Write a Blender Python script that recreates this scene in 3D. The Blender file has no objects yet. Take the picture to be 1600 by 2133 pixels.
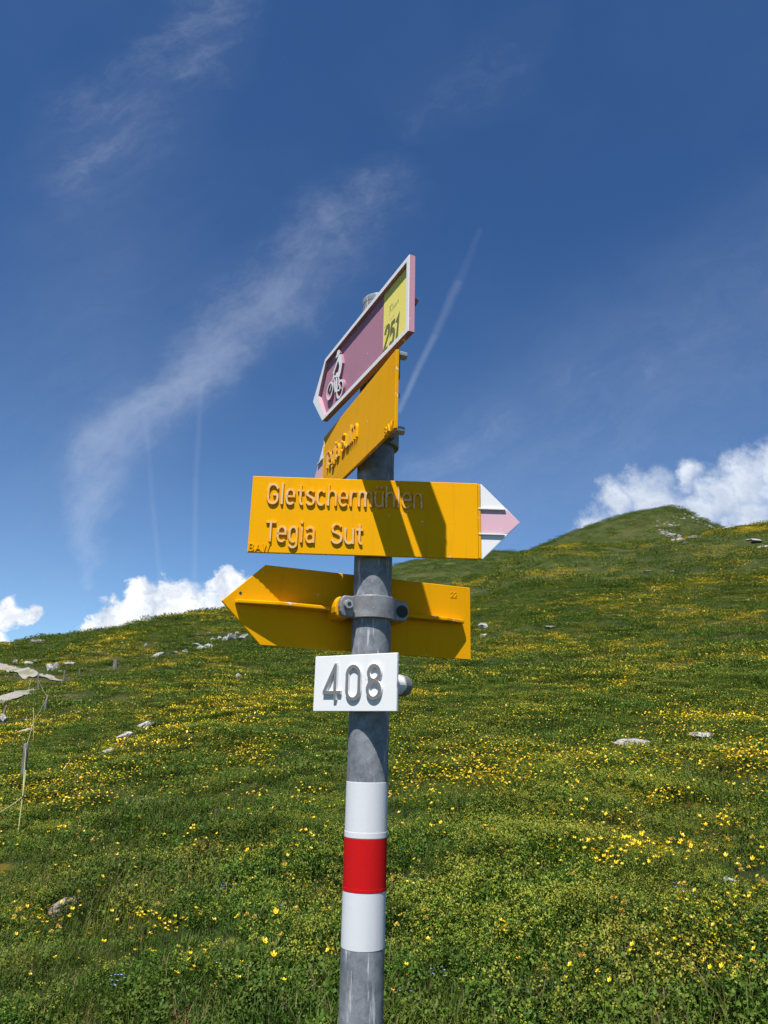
import bpy, math, random
import numpy as np
from mathutils import Matrix, Vector
R_ = math.radians
random.seed(7); rng = np.random.default_rng(11)
sc = bpy.context.scene
EYE = 1.6                                   # camera height above the ground under it
CAMP = np.array([0.0, -1.1549, EYE])
FPX = 1561.0
YAW, PITCH, ROLL = 0.01323, 0.29181, 0.02303
SUN_AZ, SUN_EL = R_(-20.6), R_(64.4)        # azimuth from "behind the camera", elevation

# ---------------------------------------------------------------- camera
def cam_axes():
    f = np.array([math.sin(YAW)*math.cos(PITCH), math.cos(YAW)*math.cos(PITCH), math.sin(PITCH)])
    rt = np.array([math.cos(YAW), -math.sin(YAW), 0.0]); up = np.cross(rt, f)
    return math.cos(ROLL)*rt + math.sin(ROLL)*up, -math.sin(ROLL)*rt + math.cos(ROLL)*up, f
CR, CU, CF = cam_axes()
cam_data = bpy.data.cameras.new('camera'); cam = bpy.data.objects.new('camera', cam_data)
sc.collection.objects.link(cam)
cam_data.sensor_fit = 'VERTICAL'; cam_data.sensor_height = 36.0; cam_data.sensor_width = 27.0
cam_data.lens = FPX/2133.0*36.0; cam_data.clip_start = 0.05; cam_data.clip_end = 5000
cam.matrix_world = Matrix([[CR[0], CU[0], -CF[0], CAMP[0]], [CR[1], CU[1], -CF[1], CAMP[1]],
                           [CR[2], CU[2], -CF[2], CAMP[2]], [0, 0, 0, 1]])
sc.camera = cam
def pix_dir(u, v):                           # photo pixel (1600x2133) -> world direction
    u = np.asarray(u, float); v = np.asarray(v, float)
    d = CF + CR*((u-800)/FPX)[..., None] - CU*((v-1066.5)/FPX)[..., None]
    return d/np.linalg.norm(d, axis=-1, keepdims=True)

# ---------------------------------------------------------------- render settings, exposure
sc.view_settings.view_transform = 'Standard'; sc.view_settings.look = 'None'
sc.view_settings.gamma = 1.0; sc.view_settings.use_curve_mapping = False
sc.view_settings.exposure = 0.90
sc.cycles.use_denoising = True; sc.cycles.use_adaptive_sampling = True; sc.cycles.adaptive_threshold = .02
sc.cycles.max_bounces = 6; sc.cycles.diffuse_bounces = 3; sc.cycles.glossy_bounces = 2
sc.cycles.transparent_max_bounces = 4; sc.cycles.transmission_bounces = 3

# ---------------------------------------------------------------- node helper
class NT:
    def __init__(s, tree): s.t = tree; s.n = tree.nodes; s.l = tree.links
    def put(s, sock, v):
        if isinstance(v, bpy.types.NodeSocket): s.l.new(v, sock)
        elif v is not None:
            if hasattr(sock, 'default_value'):
                try: sock.default_value = v
                except Exception: sock.default_value = (v, v, v)
    def math(s, op, a, b=None, c=None, clamp=False):
        n = s.n.new('ShaderNodeMath'); n.operation = op; n.use_clamp = clamp
        s.put(n.inputs[0], a)
        if b is not None: s.put(n.inputs[1], b)
        if c is not None: s.put(n.inputs[2], c)
        return n.outputs[0]
    def vec(s, op, a, b=None, out=0):
        n = s.n.new('ShaderNodeVectorMath'); n.operation = op
        s.put(n.inputs[0], a)
        if b is not None: s.put(n.inputs[3 if op == 'SCALE' else 1], b)
        return n.outputs['Value'] if op in ('LENGTH', 'DISTANCE', 'DOT_PRODUCT') else n.outputs[out]
    def comb(s, x, y, z):
        n = s.n.new('ShaderNodeCombineXYZ')
        for i, v in enumerate((x, y, z)): s.put(n.inputs[i], v)
        return n.outputs[0]
    def noise(s, vec, scale, detail=4, rough=.55, dist=0, color=False):
        n = s.n.new('ShaderNodeTexNoise'); s.put(n.inputs['Vector'], vec)
        n.inputs['Scale'].default_value = scale; n.inputs['Detail'].default_value = detail
        n.inputs['Roughness'].default_value = rough; n.inputs['Distortion'].default_value = dist
        return n.outputs['Color' if color else 'Fac']
    def map(s, v, a, b, c=0.0, d=1.0, smooth=False):
        n = s.n.new('ShaderNodeMapRange'); n.interpolation_type = 'SMOOTHSTEP' if smooth else 'LINEAR'
        n.clamp = True
        for i, x in enumerate((v, a, b, c, d)): s.put(n.inputs[i], x)
        return n.outputs[0]
    def mix(s, f, a, b):
        n = s.n.new('ShaderNodeMix'); n.data_type = 'RGBA'
        s.put(n.inputs[0], f)
        for i, v in ((6, a), (7, b)):
            if isinstance(v, (tuple, list)): v = tuple(v)[:3] + (1.0,)
            s.put(n.inputs[i], v)
        return n.outputs[2]

# ---------------------------------------------------------------- sky
world = bpy.data.worlds.new('World'); sc.world = world; world.use_nodes = True
W = NT(world.node_tree); W.n.clear()
sky = W.n.new('ShaderNodeTexSky'); sky.sky_type = 'NISHITA'; sky.sun_disc = False
sky.sun_elevation = SUN_EL
sdir = np.array([math.sin(SUN_AZ)*math.cos(SUN_EL), -math.cos(SUN_AZ)*math.cos(SUN_EL), math.sin(SUN_EL)])
sky.sun_rotation = math.atan2(sdir[0], sdir[1])
sky.altitude = 2300; sky.air_density = 1.0; sky.dust_density = 0.0; sky.ozone_density = 2.0
SKY_STRENGTH = 0.0505
tc = W.n.new('ShaderNodeTexCoord'); DIR = tc.outputs['Generated']
sep = W.n.new('ShaderNodeSeparateXYZ'); W.put(sep.inputs[0], DIR)
dy = W.math('MAXIMUM', sep.outputs[1], 0.06)
GX = W.math('DIVIDE', sep.outputs[0], dy); GZ = W.math('DIVIDE', sep.outputs[2], dy)
front = W.map(sep.outputs[1], 0.1, 0.3)
P2 = W.comb(GX, GZ, 0.0)
def g2(u, v):
    d = pix_dir(u, v); return float(d[0]/d[1]), float(d[2]/d[1])
warp = W.vec('SUBTRACT', W.noise(P2, 3.0, 5, .6, color=True), (.5, .5, .5))
Pw = W.vec('ADD', P2, W.vec('SCALE', warp, .14))
warp2 = W.vec('SUBTRACT', W.noise(P2, 22.0, 4, .6, color=True), (.5, .5, .5))
Pww = W.vec('ADD', Pw, W.vec('SCALE', warp2, .03))
def seg(P, a, b, wa, wb, hard=False):        # soft streak from a to b (photo pixels -> directions)
    ax, ay = g2(*a); bx, by = g2(*b)
    dx, dyy = bx-ax, by-ay; L2 = dx*dx+dyy*dyy
    rel = W.vec('SUBTRACT', P, (ax, ay, 0))
    t = W.math('DIVIDE', W.vec('DOT_PRODUCT', rel, (dx, dyy, 0)), L2, clamp=True)
    dist = W.vec('LENGTH', W.vec('SUBTRACT', rel, W.vec('SCALE', (dx, dyy, 0), t)))
    w = W.math('MULTIPLY_ADD', t, wb-wa, wa)
    return W.map(W.math('DIVIDE', dist, w), 1.0, 0.0, smooth=True)
def chain(P, pts, amps):
    out = None
    for (u1, v1, w1, a1), (u2, v2, w2, a2) in zip(pts[:-1], pts[1:]):
        s = W.math('MULTIPLY', seg(P, (u1, v1), (u2, v2), w1/1561., w2/1561.), .5*(a1+a2)*amps)
        out = s if out is None else W.math('MAXIMUM', out, s)
    return out
cir = chain(Pww, [(185, 1240, 30, .8), (200, 1060, 100, 1.0), (215, 930, 140, 1.0), (350, 830, 125, 1.0), (440, 730, 150, 1.0),
                  (560, 630, 190, .80), (690, 500, 190, .50), (810, 380, 160, .2)], 1.0)
cir = W.math('MAXIMUM', cir, chain(Pww, [(480, -60, 150, .5), (390, 110, 230, .46), (240, 250, 280, .40), (170, 360, 150, .38)], .8))
cir = W.math('MAXIMUM', cir, chain(Pww, [(1110, 40, 130, .2), (1010, 170, 200, .15), (860, 230, 150, .12)], .9))
cir = W.math('MAXIMUM', cir, chain(Pww, [(1180, 800, 90, .3), (1310, 785, 80, .45)], .8))
cir = W.math('MAXIMUM', cir, chain(Pww, [(860, 1010, 80, .45), (950, 950, 90, .4), (1060, 880, 90, .2)], .8))
rot_a = W.math('ADD', W.math('MULTIPLY', GX, .80), W.math('MULTIPLY', GZ, .60)); rot_b = W.math('SUBTRACT', W.math('MULTIPLY', GZ, .80), W.math('MULTIPLY', GX, .60))
fib = W.noise(W.vec('ADD', W.comb(W.math('MULTIPLY', rot_a, 5.0), W.math('MULTIPLY', rot_b, 17.0), 0.0), W.vec('SCALE', warp, 3.2)), 1.0, 7, .68)
fil = W.math('MULTIPLY_ADD', W.noise(W.vec('ADD', P2, W.vec('SCALE', warp, .3)), 8.0, 6, .66), .5, W.math('MULTIPLY', fib, .5))
fil2 = W.noise(DIR, 2.4, 5, .6)
cirrus = W.math('MULTIPLY', W.map(W.math('ADD', cir, W.math('MULTIPLY', W.math('SUBTRACT', fil, .5), 3.0)), .0, 1.75, smooth=True), W.map(cir, 0, .25))
haze_r = W.math('MULTIPLY', W.math('MULTIPLY', chain(Pw, [(980, 1050, 300, 1.0), (1350, 820, 420, 1.0), (1700, 560, 420, .8)], 1.0), W.map(fib, .30, .72, .35, 1.0)), .13)
haze_l = W.math('MULTIPLY', W.math('MULTIPLY', chain(Pw, [(60, 1250, 380, 1.0), (150, 850, 420, .9), (250, 350, 420, .7)], 1.0), W.map(fib, .28, .72, .4, 1.0)), .085)
haze_r = W.math('ADD', haze_r, haze_l)
veil = W.math('MULTIPLY', W.map(fil2, .48, .82, 0, .16), W.map(sep.outputs[2], 0, .7, 1.0, .5))   # thin veil over the whole sky
con = chain(W.vec('ADD', P2, W.vec('SCALE', warp2, .006)), [(1000, 480, 12, .02), (955, 590, 18, .12), (905, 700, 14, .25), (868, 775, 12, .32), (832, 855, 11, .38)], 1.0)
con = W.math('MAXIMUM', con, chain(P2, [(420, 800, 9, .05), (408, 1000, 11, .16), (405, 1240, 10, .15)], 1.0))
con = W.math('MAXIMUM', con, chain(P2, [(306, 900, 9, .05), (318, 1050, 10, .12), (334, 1210, 9, .12)], 1.0))
con = W.math('MULTIPLY', con, W.map(fil, .2, .6, .55, 1.0))
# cumulus: union of billows, broken up by noise
BL = [(205, 1315, 48, 0), (250, 1275, 55, 0), (295, 1232, 40, 0), (350, 1262, 68, 0), (425, 1285, 60, 0), (472, 1226, 44, 0), (510, 1250, 60, 0), (300, 1300, 70, 0),
      (5, 1283, 42, 0), (50, 1290, 26, 0), (0, 1340, 30, 0),
      (1230, 1090, 45, 1), (1285, 1045, 62, 1), (1350, 1030, 70, 1), (1425, 990, 42, 1), (1390, 1075, 80, 1),
      (1495, 1028, 66, 1), (1545, 1002, 72, 1), (1620, 980, 92, 1), (1560, 1070, 90, 1), (1740, 1025, 150, 1), (1460, 1060, 70, 1)]
cw = W.vec('SUBTRACT', W.noise(P2, 15.0, 6, .6, color=True), (.5, .5, .5))
Pc = W.vec('ADD', P2, W.vec('SCALE', cw, .085))
fine = W.noise(P2, 60.0, 5, .62)
def cumulus(which, soft):
    f = None; hi = None
    for (u, v, r, k) in BL:
        if k != which: continue
        x, z = g2(u, v); rr = r/1561.*1.06
        b = W.math('SUBTRACT', 1.0, W.math('DIVIDE', W.vec('DISTANCE', Pc, (x, z, 0)), rr))
        f = b if f is None else W.math('SMOOTH_MAX', f, b, .25)
    f = W.math('ADD', f, W.math('MULTIPLY', W.math('SUBTRACT', fine, .5), .5 if which else .8))
    return f, W.map(f, -.02, soft, smooth=True)
f0, c0 = cumulus(0, .36); f1, c1 = cumulus(1, .8)
bil = W.noise(Pc, 26.0, 5, .62)
l0 = W.map(bil, .36, .58); l1 = W.math('ADD', W.map(bil, .38, .68, -.1, .6), W.map(GZ, .30, .42, 0, .6), clamp=True)
CW = (11.0, 11.3, 11.8); CG = (6.6, 7.4, 8.8); CG1 = (6.2, 7.1, 8.6)
tn = W.n.new('ShaderNodeMix'); tn.data_type = 'RGBA'; tn.blend_type = 'MULTIPLY'; tn.inputs[0].default_value = 1.0   # colour of the high mountain air
W.put(tn.inputs[6], sky.outputs[0]); W.put(tn.inputs[7], W.mix(W.map(sep.outputs[2], .06, .60), (1.12, 1.38, 1.52), (.58, .95, 1.32)))
skyc = tn.outputs[2]
col = W.mix(W.math('MULTIPLY_ADD', veil, .35, W.math('MULTIPLY', haze_r, front)), skyc, (6.2, 7.2, 9.2))
col = W.mix(W.math('MULTIPLY', W.math('MULTIPLY_ADD', cirrus, .25, W.math('MULTIPLY', cir, .045)), front), col, (9.0, 9.6, 10.8))
col = W.mix(W.math('MULTIPLY', W.math('MULTIPLY', con, .42), front), col, (8.2, 9.0, 10.6))
col = W.mix(W.math('MULTIPLY', W.math('MULTIPLY', c1, .96), front), col, W.mix(l1, CG1, (9.6, 10.2, 11.2)))
col = W.mix(W.math('MULTIPLY', c0, front), col, W.mix(l0, CG, CW))
bg = W.n.new('ShaderNodeBackground'); W.put(bg.inputs[0], col); bg.inputs[1].default_value = SKY_STRENGTH
wo = W.n.new('ShaderNodeOutputWorld'); W.l.new(bg.outputs[0], wo.inputs[0])
world.cycles.sampling_method = 'MANUAL'; world.cycles.sample_map_resolution = 512

# ---------------------------------------------------------------- sun
sd = bpy.data.lights.new('sun', 'SUN'); sd.energy = 5.0; sd.angle = R_(.53); sd.color = (1.0, .955, .89)
sun = bpy.data.objects.new('sun', sd); sc.collection.objects.link(sun)
sun.rotation_euler = Vector(sdir).to_track_quat('Z', 'Y').to_euler(); sun.location = (-2, -5, 8)

# ---------------------------------------------------------------- object helpers
def tag(o, label=None, cat=None, group=None, kind=None):
    if label: o['label'] = label
    if cat: o['category'] = cat
    if group: o['group'] = group
    if kind: o['kind'] = kind
    return o
def mesh(name, verts, faces, mats, mi=None, smooth=False):
    me = bpy.data.meshes.new(name); me.from_pydata([tuple(v) for v in verts], [], [tuple(f) for f in faces])
    for m in (mats if isinstance(mats, (list, tuple)) else [mats]): me.materials.append(m)
    if mi is not None: me.polygons.foreach_set('material_index', np.asarray(mi, dtype=np.int32))
    if smooth: me.polygons.foreach_set('use_smooth', np.ones(len(me.polygons), dtype=bool))
    me.update()
    if smooth: me.set_sharp_from_angle(angle=R_(38))
    return me
def link(name, me, parent=None):
    o = bpy.data.objects.new(name, me); sc.collection.objects.link(o)
    if parent is not None: o.parent = parent
    return o
def empty(name, mw):
    o = bpy.data.objects.new(name, None); o.empty_display_size = .05; sc.collection.objects.link(o)
    o.matrix_world = mw; return o
def bevel(o, w, seg=2):
    m = o.modifiers.new('bevel', 'BEVEL'); m.width = w; m.segments = seg; m.limit_method = 'ANGLE'; m.angle_limit = R_(40)
    return o
class MB:                                     # mesh collector
    def __init__(s): s.v = []; s.f = []; s.m = []
    def add(s, v, f, m=0):
        k = len(s.v); s.v += [tuple(p) for p in v]; s.f += [tuple(i+k for i in q) for q in f]
        s.m += (m if isinstance(m, list) else [m]*len(f))
    def prism(s, poly, y0, y1, m=0, mside=None):   # polygon in xz, extruded along y (y0 = viewer side)
        n = len(poly); v = [(x, y0, z) for x, z in poly]+[(x, y1, z) for x, z in poly]
        area = sum(poly[i][0]*poly[(i+1) % n][1]-poly[(i+1) % n][0]*poly[i][1] for i in range(n))
        fr = list(range(n)); bk = [n+i for i in range(n)][::-1]
        f = [fr, bk]+[(i, n+i, n+(i+1) % n, (i+1) % n) for i in range(n)]
        if area < 0: f = [q[::-1] for q in f]
        s.add(v, f, [m, m if mside is None else mside]+[m if mside is None else mside]*n)
    def box(s, x0, x1, y0, y1, z0, z1, m=0): s.prism([(x0, z0), (x1, z0), (x1, z1), (x0, z1)], y0, y1, m)
    def cyl(s, p0, p1, r0, r1=None, n=20, m=0, cap=True):
        r1 = r0 if r1 is None else r1
        p0 = np.array(p0, float); p1 = np.array(p1, float); d = p1-p0; d /= np.linalg.norm(d)
        a = np.cross(d, (0, 0, 1) if abs(d[2]) < .9 else (1, 0, 0)); a /= np.linalg.norm(a); b = np.cross(d, a)
        t = [2*math.pi*i/n for i in range(n)]
        v = [p0+r0*(math.cos(x)*a+math.sin(x)*b) for x in t]+[p1+r1*(math.cos(x)*a+math.sin(x)*b) for x in t]
        f = [(i, (i+1) % n, n+(i+1) % n, n+i) for i in range(n)]
        if cap: f += [tuple(range(n))[::-1], tuple(range(n, 2*n))]
        s.add(v, f, m)
    def tube(s, pts, r, n=6, m=0):
        pts = [np.array(p, float) for p in pts]
        rr = r if isinstance(r, (list, tuple)) else [r]*len(pts)
        rings = []
        for i, p in enumerate(pts):
            d = pts[min(i+1, len(pts)-1)]-pts[max(i-1, 0)]; d /= np.linalg.norm(d)+1e-12
            a = np.cross(d, (0, 0, 1) if abs(d[2]) < .9 else (1, 0, 0)); a /= np.linalg.norm(a); b = np.cross(d, a)
            rings.append([p+rr[i]*(math.cos(x)*a+math.sin(x)*b) for x in [2*math.pi*j/n for j in range(n)]])
        v = [q for g in rings for q in g]; f = []
        for i in range(len(pts)-1):
            for j in range(n): f.append((i*n+j, i*n+(j+1) % n, (i+1)*n+(j+1) % n, (i+1)*n+j))
        f += [tuple(range(n))[::-1], tuple(range(len(v)-n, len(v)))]
        s.add(v, f, m)
    def stroke(s, pts, w, h, y=0.0, bev=.35, mt=1, ms=0, closed=False, cap=True):
        # raised letter stroke on the plane y (viewer side is -y); pts in xz; flat top, sloping flanks
        pts = [np.array(p, float) for p in pts]; n = len(pts)
        if not closed and cap:                  # blunt rounded ends
            a = pts[0]-pts[1]; a /= np.linalg.norm(a); b = pts[-1]-pts[-2]; b /= np.linalg.norm(b)
            pts = [pts[0]+a*w*.32]+pts+[pts[-1]+b*w*.32]
            ws = [w*.62]+[w]*n+[w*.62]; n += 2
        else: ws = [w]*n
        h = h*(1+random.uniform(-.05, .05)); v = []
        for i, p in enumerate(pts):
            if closed: d1 = p-pts[i-1]; d2 = pts[(i+1) % n]-p
            else: d1 = p-pts[max(i-1, 0)]; d2 = pts[min(i+1, n-1)]-p
            d1 = d1/(np.linalg.norm(d1)+1e-12) if np.linalg.norm(d1) > 1e-9 else d2/np.linalg.norm(d2)
            d2 = d2/(np.linalg.norm(d2)+1e-12) if np.linalg.norm(d2) > 1e-9 else d1
            t = d1+d2; t /= np.linalg.norm(t)+1e-9; nn = np.array([-t[1], t[0]]); k = 1/max(.5, float(nn@np.array([-d1[1], d1[0]])))
            for off, yy in ((-.5*ws[i]*k-bev*h, 0), (-.5*ws[i]*k, -h), (.5*ws[i]*k, -h), (.5*ws[i]*k+bev*h, 0)):
                q = p+nn*off; v.append((q[0], y+yy, q[1]))
        f = []; m = []
        for i in range(n if closed else n-1):
            j = (i+1) % n
            for k in range(3): f.append((4*i+k, 4*j+k, 4*j+k+1, 4*i+k+1)); m.append(mt if k == 1 else ms)
        if not closed: f += [(0, 1, 2, 3), (4*n-1, 4*n-2, 4*n-3, 4*n-4)]; m += [ms, ms]
        s.add(v, f, m)
    def build(s, name, mats, parent=None, smooth=False): return link(name, mesh(name, s.v, s.f, mats, s.m, smooth), parent)
def arc(cx, cz, rx, rz, a0, a1, n=10):
    return [(cx+rx*math.cos(R_(a0+(a1-a0)*i/n)), cz+rz*math.sin(R_(a0+(a1-a0)*i/n))) for i in range(n+1)]

# ---------------------------------------------------------------- materials
def mat(name, base=(.5, .5, .5), rough=.5, metal=0.0, spec=.5, fn=None):
    m = bpy.data.materials.new(name); m.use_nodes = True; t = NT(m.node_tree)
    b = m.node_tree.nodes['Principled BSDF']
    b.inputs['Base Color'].default_value = tuple(base)+(1.0,); b.inputs['Roughness'].default_value = rough
    b.inputs['Metallic'].default_value = metal; b.inputs['Specular IOR Level'].default_value = spec
    if fn: fn(t, b, m)
    return m
def objco(t): return t.n.new('ShaderNodeTexCoord').outputs['Object']
def bump(t, b, h, strength, dist=.001):
    n = t.n.new('ShaderNodeBump'); n.inputs['Strength'].default_value = strength; n.inputs['Distance'].default_value = dist
    t.put(n.inputs['Height'], h); t.l.new(n.outputs[0], b.inputs['Normal'])
def paint(name, base, wear=.0, dirt=.15, chipc=(.42, .42, .43), rough=.42):
    def fn(t, b, m):
        c = objco(t)
        n1 = t.noise(c, 9, 5, .6); n2 = t.noise(c, 160, 3, .6); n3 = t.noise(c, 45, 6, .7)
        dk = tuple(x*.72 for x in base)
        col = t.mix(t.math('MULTIPLY', t.map(n1, .35, .8), dirt*2), base, dk)
        col = t.mix(t.math('MULTIPLY', t.map(n3, .62, .72), dirt*1.3), col, tuple(x*.55+.05 for x in base))
        stk = t.noise(t.vec('MULTIPLY', c, (70, 70, 5)), 1.0, 4, .6); col = t.mix(t.math('MULTIPLY', t.map(stk, .56, .74), dirt*2.2), col, tuple(x*.5+.02 for x in base))
        chip = t.map(t.noise(c, 75, 2, .5), .755-wear, .775-wear)
        col = t.mix(chip, col, chipc)
        t.put(b.inputs['Base Color'], col)
        t.put(b.inputs['Roughness'], t.map(n1, .3, .7, rough-.06, rough+.12))
        bump(t, b, t.math('ADD', n2, t.math('MULTIPLY', n1, 2.0)), .15, .0006); b.inputs['IOR'].default_value = 1.22
    return mat(name, base, rough, spec=.10, fn=fn)
M = {}
YEL = (.645, .305, .003)
M['yellow'] = paint('yellow_paint', YEL, .025, .12)
M['yellow_edge'] = paint('yellow_paint_worn_edge', YEL, .12, .2, (.55, .5, .45))
def letter_top(t, b, m):
    c = objco(t); n = t.noise(c, 120, 4, .65); n0 = t.noise(c, 18, 3, .5)
    f = t.map(t.math('ADD', n, t.math('MULTIPLY', t.math('SUBTRACT', n0, .5), .7)), .44, .56)
    t.put(b.inputs['Base Color'], t.mix(t.math('MULTIPLY', f, .55), YEL, t.mix(t.noise(c, 400, 2), (.34, .32, .27), (.62, .59, .52))))
    t.put(b.inputs['Metallic'], t.math('MULTIPLY', f, .25)); bump(t, b, n, .4, .0004)
M['letter_top'] = mat('worn_letter_top', YEL, .5, fn=letter_top)
M['white'] = paint('white_paint', (.60, .61, .62), .0, .05, (.35, .35, .36))
M['white_edge'] = paint('white_paint_worn_edge', (.58, .59, .60), .13, .15, (.3, .3, .31))
M['pink'] = paint('pink_paint', (.34, .170, .225), .0, .10, (.75, .6, .62))
M['pink_tip'] = paint('pale_pink_brushed_paint', (.55, .35, .415), .04, .12, (.80, .52, .50))
M['pink_side'] = paint('pink_paint_edge', (.47, .25, .31), .03, .12, (.75, .7, .7))
M['sticker'] = paint('yellow_sticker', (.66, .575, .15), .0, .03, rough=.35)
M['ink'] = mat('olive_ink', (.13, .125, .02), .45)
M['fineink'] = mat('faded_ink', (.36, .34, .12), .5)
M['digit_top'] = paint('bare_grey_digit_face', (.15, .15, .158), .02, .3, (.5, .5, .5))
M['hole_shade'] = mat('painted_hole_shade', (.012, .012, .013), .7)  # near-black colour painted for the shade inside sockets and holes
def galv(t, b, m):
    c = objco(t); st = t.vec('MULTIPLY', c, (1, 1, .12))
    n1 = t.noise(c, 60, 8, .72); n2 = t.noise(st, 130, 4, .6); n3 = t.noise(c, 300, 3, .7); n4 = t.noise(c, 14, 3, .5)
    col = t.mix(t.map(n1, .36, .66), (.10, .112, .13), (.215, .23, .25))
    col = t.mix(t.math('MULTIPLY', t.map(n4, .52, .66), .4), col, (.085, .092, .105))
    col = t.mix(t.math('MULTIPLY', t.map(n2, .585, .67), .85), col, (.42, .435, .46))
    col = t.mix(t.math('MULTIPLY', t.map(n3, .64, .74), .5), col, (.34, .355, .37))
    t.put(b.inputs['Base Color'], col); t.put(b.inputs['Roughness'], t.map(n1, .3, .7, .5, .7))
    bump(t, b, t.math('ADD', n1, n3), .25, .0006)
M['galv'] = mat('weathered_galvanised_steel', (.2, .2, .2), .6, metal=.0, spec=.25, fn=galv)
def cast(t, b, m):
    c = objco(t); n1 = t.noise(c, 220, 4, .65); n2 = t.noise(c, 40, 5, .6)
    col = t.mix(t.map(n2, .35, .7), (.14, .14, .148), (.245, .25, .257)); col = t.mix(t.map(n1, .66, .74), col, (.6, .6, .6))
    col = t.mix(t.math('MULTIPLY', t.map(t.noise(c, 55, 3, .6), .60, .70), .5), col, (.09, .06, .045))
    t.put(b.inputs['Base Color'], col); bump(t, b, n1, .5, .0008)
M['cast'] = mat('cast_aluminium', (.3, .3, .3), .5, metal=.3, fn=cast)
M['bolt'] = mat('steel_bolt', (.42, .41, .40), .35, metal=.7)
M['tape_white'] = paint('white_tape', (.51, .525, .55), .02, .05, (.7, .7, .72), .38)
M['tape_red'] = paint('red_tape', (.42, .009, .010), .02, .10, (.5, .02, .02), .38)

# ---------------------------------------------------------------- signpost (pole at the origin)
def frame(a, o, z):                           # local x along the sign, local y away from the viewer side, local z up
    n = np.array([math.sin(a), -math.cos(a), 0.0])
    return Matrix([[math.cos(a), -n[0], 0, n[0]*o], [math.sin(a), -n[1], 0, n[1]*o], [0, 0, 1, z+EYE], [0, 0, 0, 1]])
pole = empty('signpost_pole', Matrix.Translation((0, 0, 0)))
tag(pole, 'weathered grey steel pole with white, red and white bands carrying all the signs', 'pole')
PT = .7337+EYE
b = MB(); b.cyl((0, 0, -.35), (0, 0, PT-.006), .03, n=72); b.build('tube', M['galv'], pole, True)
b = MB(); n = 48
prof = [(.0304, -.010), (.0307, -.003), (.0304, 0.0), (.029, .0018), (.018, .0026), (.0001, .003)]
v = [(r*math.cos(2*math.pi*i/n), r*math.sin(2*math.pi*i/n), PT+z-.003) for r, z in prof for i in range(n)]
b.add(v, [(k*n+i, k*n+(i+1) % n, (k+1)*n+(i+1) % n, (k+1)*n+i) for k in range(len(prof)-1) for i in range(n)])
b.build('end_cap', M['galv'], pole, True)
def band(name, m, zt, zb, r, lab):
    b = MB(); n = 72; prof = [(.0299, zb), (r, zb+.0004), (r, zt-.0004), (.0299, zt)]
    v = [(q*math.cos(2*math.pi*i/n), q*math.sin(2*math.pi*i/n), z+EYE) for q, z in prof for i in range(n)]
    b.add(v, [(k*n+i, k*n+(i+1) % n, (k+1)*n+(i+1) % n, (k+1)*n+i) for k in range(3) for i in range(n)])
    o = b.build(name, m, pole, True); o['label'] = lab; return o
band('white_band', M['tape_white'], -.0619, -.1364, .03035, 'upper glossy white band around the pole')
b = band('white_band', M['tape_white'], -.1280, -.1358, .0307, 'narrow white overlap at the foot of the upper white band')
b.name = 'band_overlap'
band('red_band', M['tape_red'], -.1364, -.2044, .03055, 'glossy red band between the two white bands')
b = band('band_overlap', M['tape_red'], -.1997, -.2043, .0308, 'narrow red overlap at the foot of the red band')
band('white_band', M['tape_white'], -.2044, -.2751, .03035, 'lower glossy white band around the pole')

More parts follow.
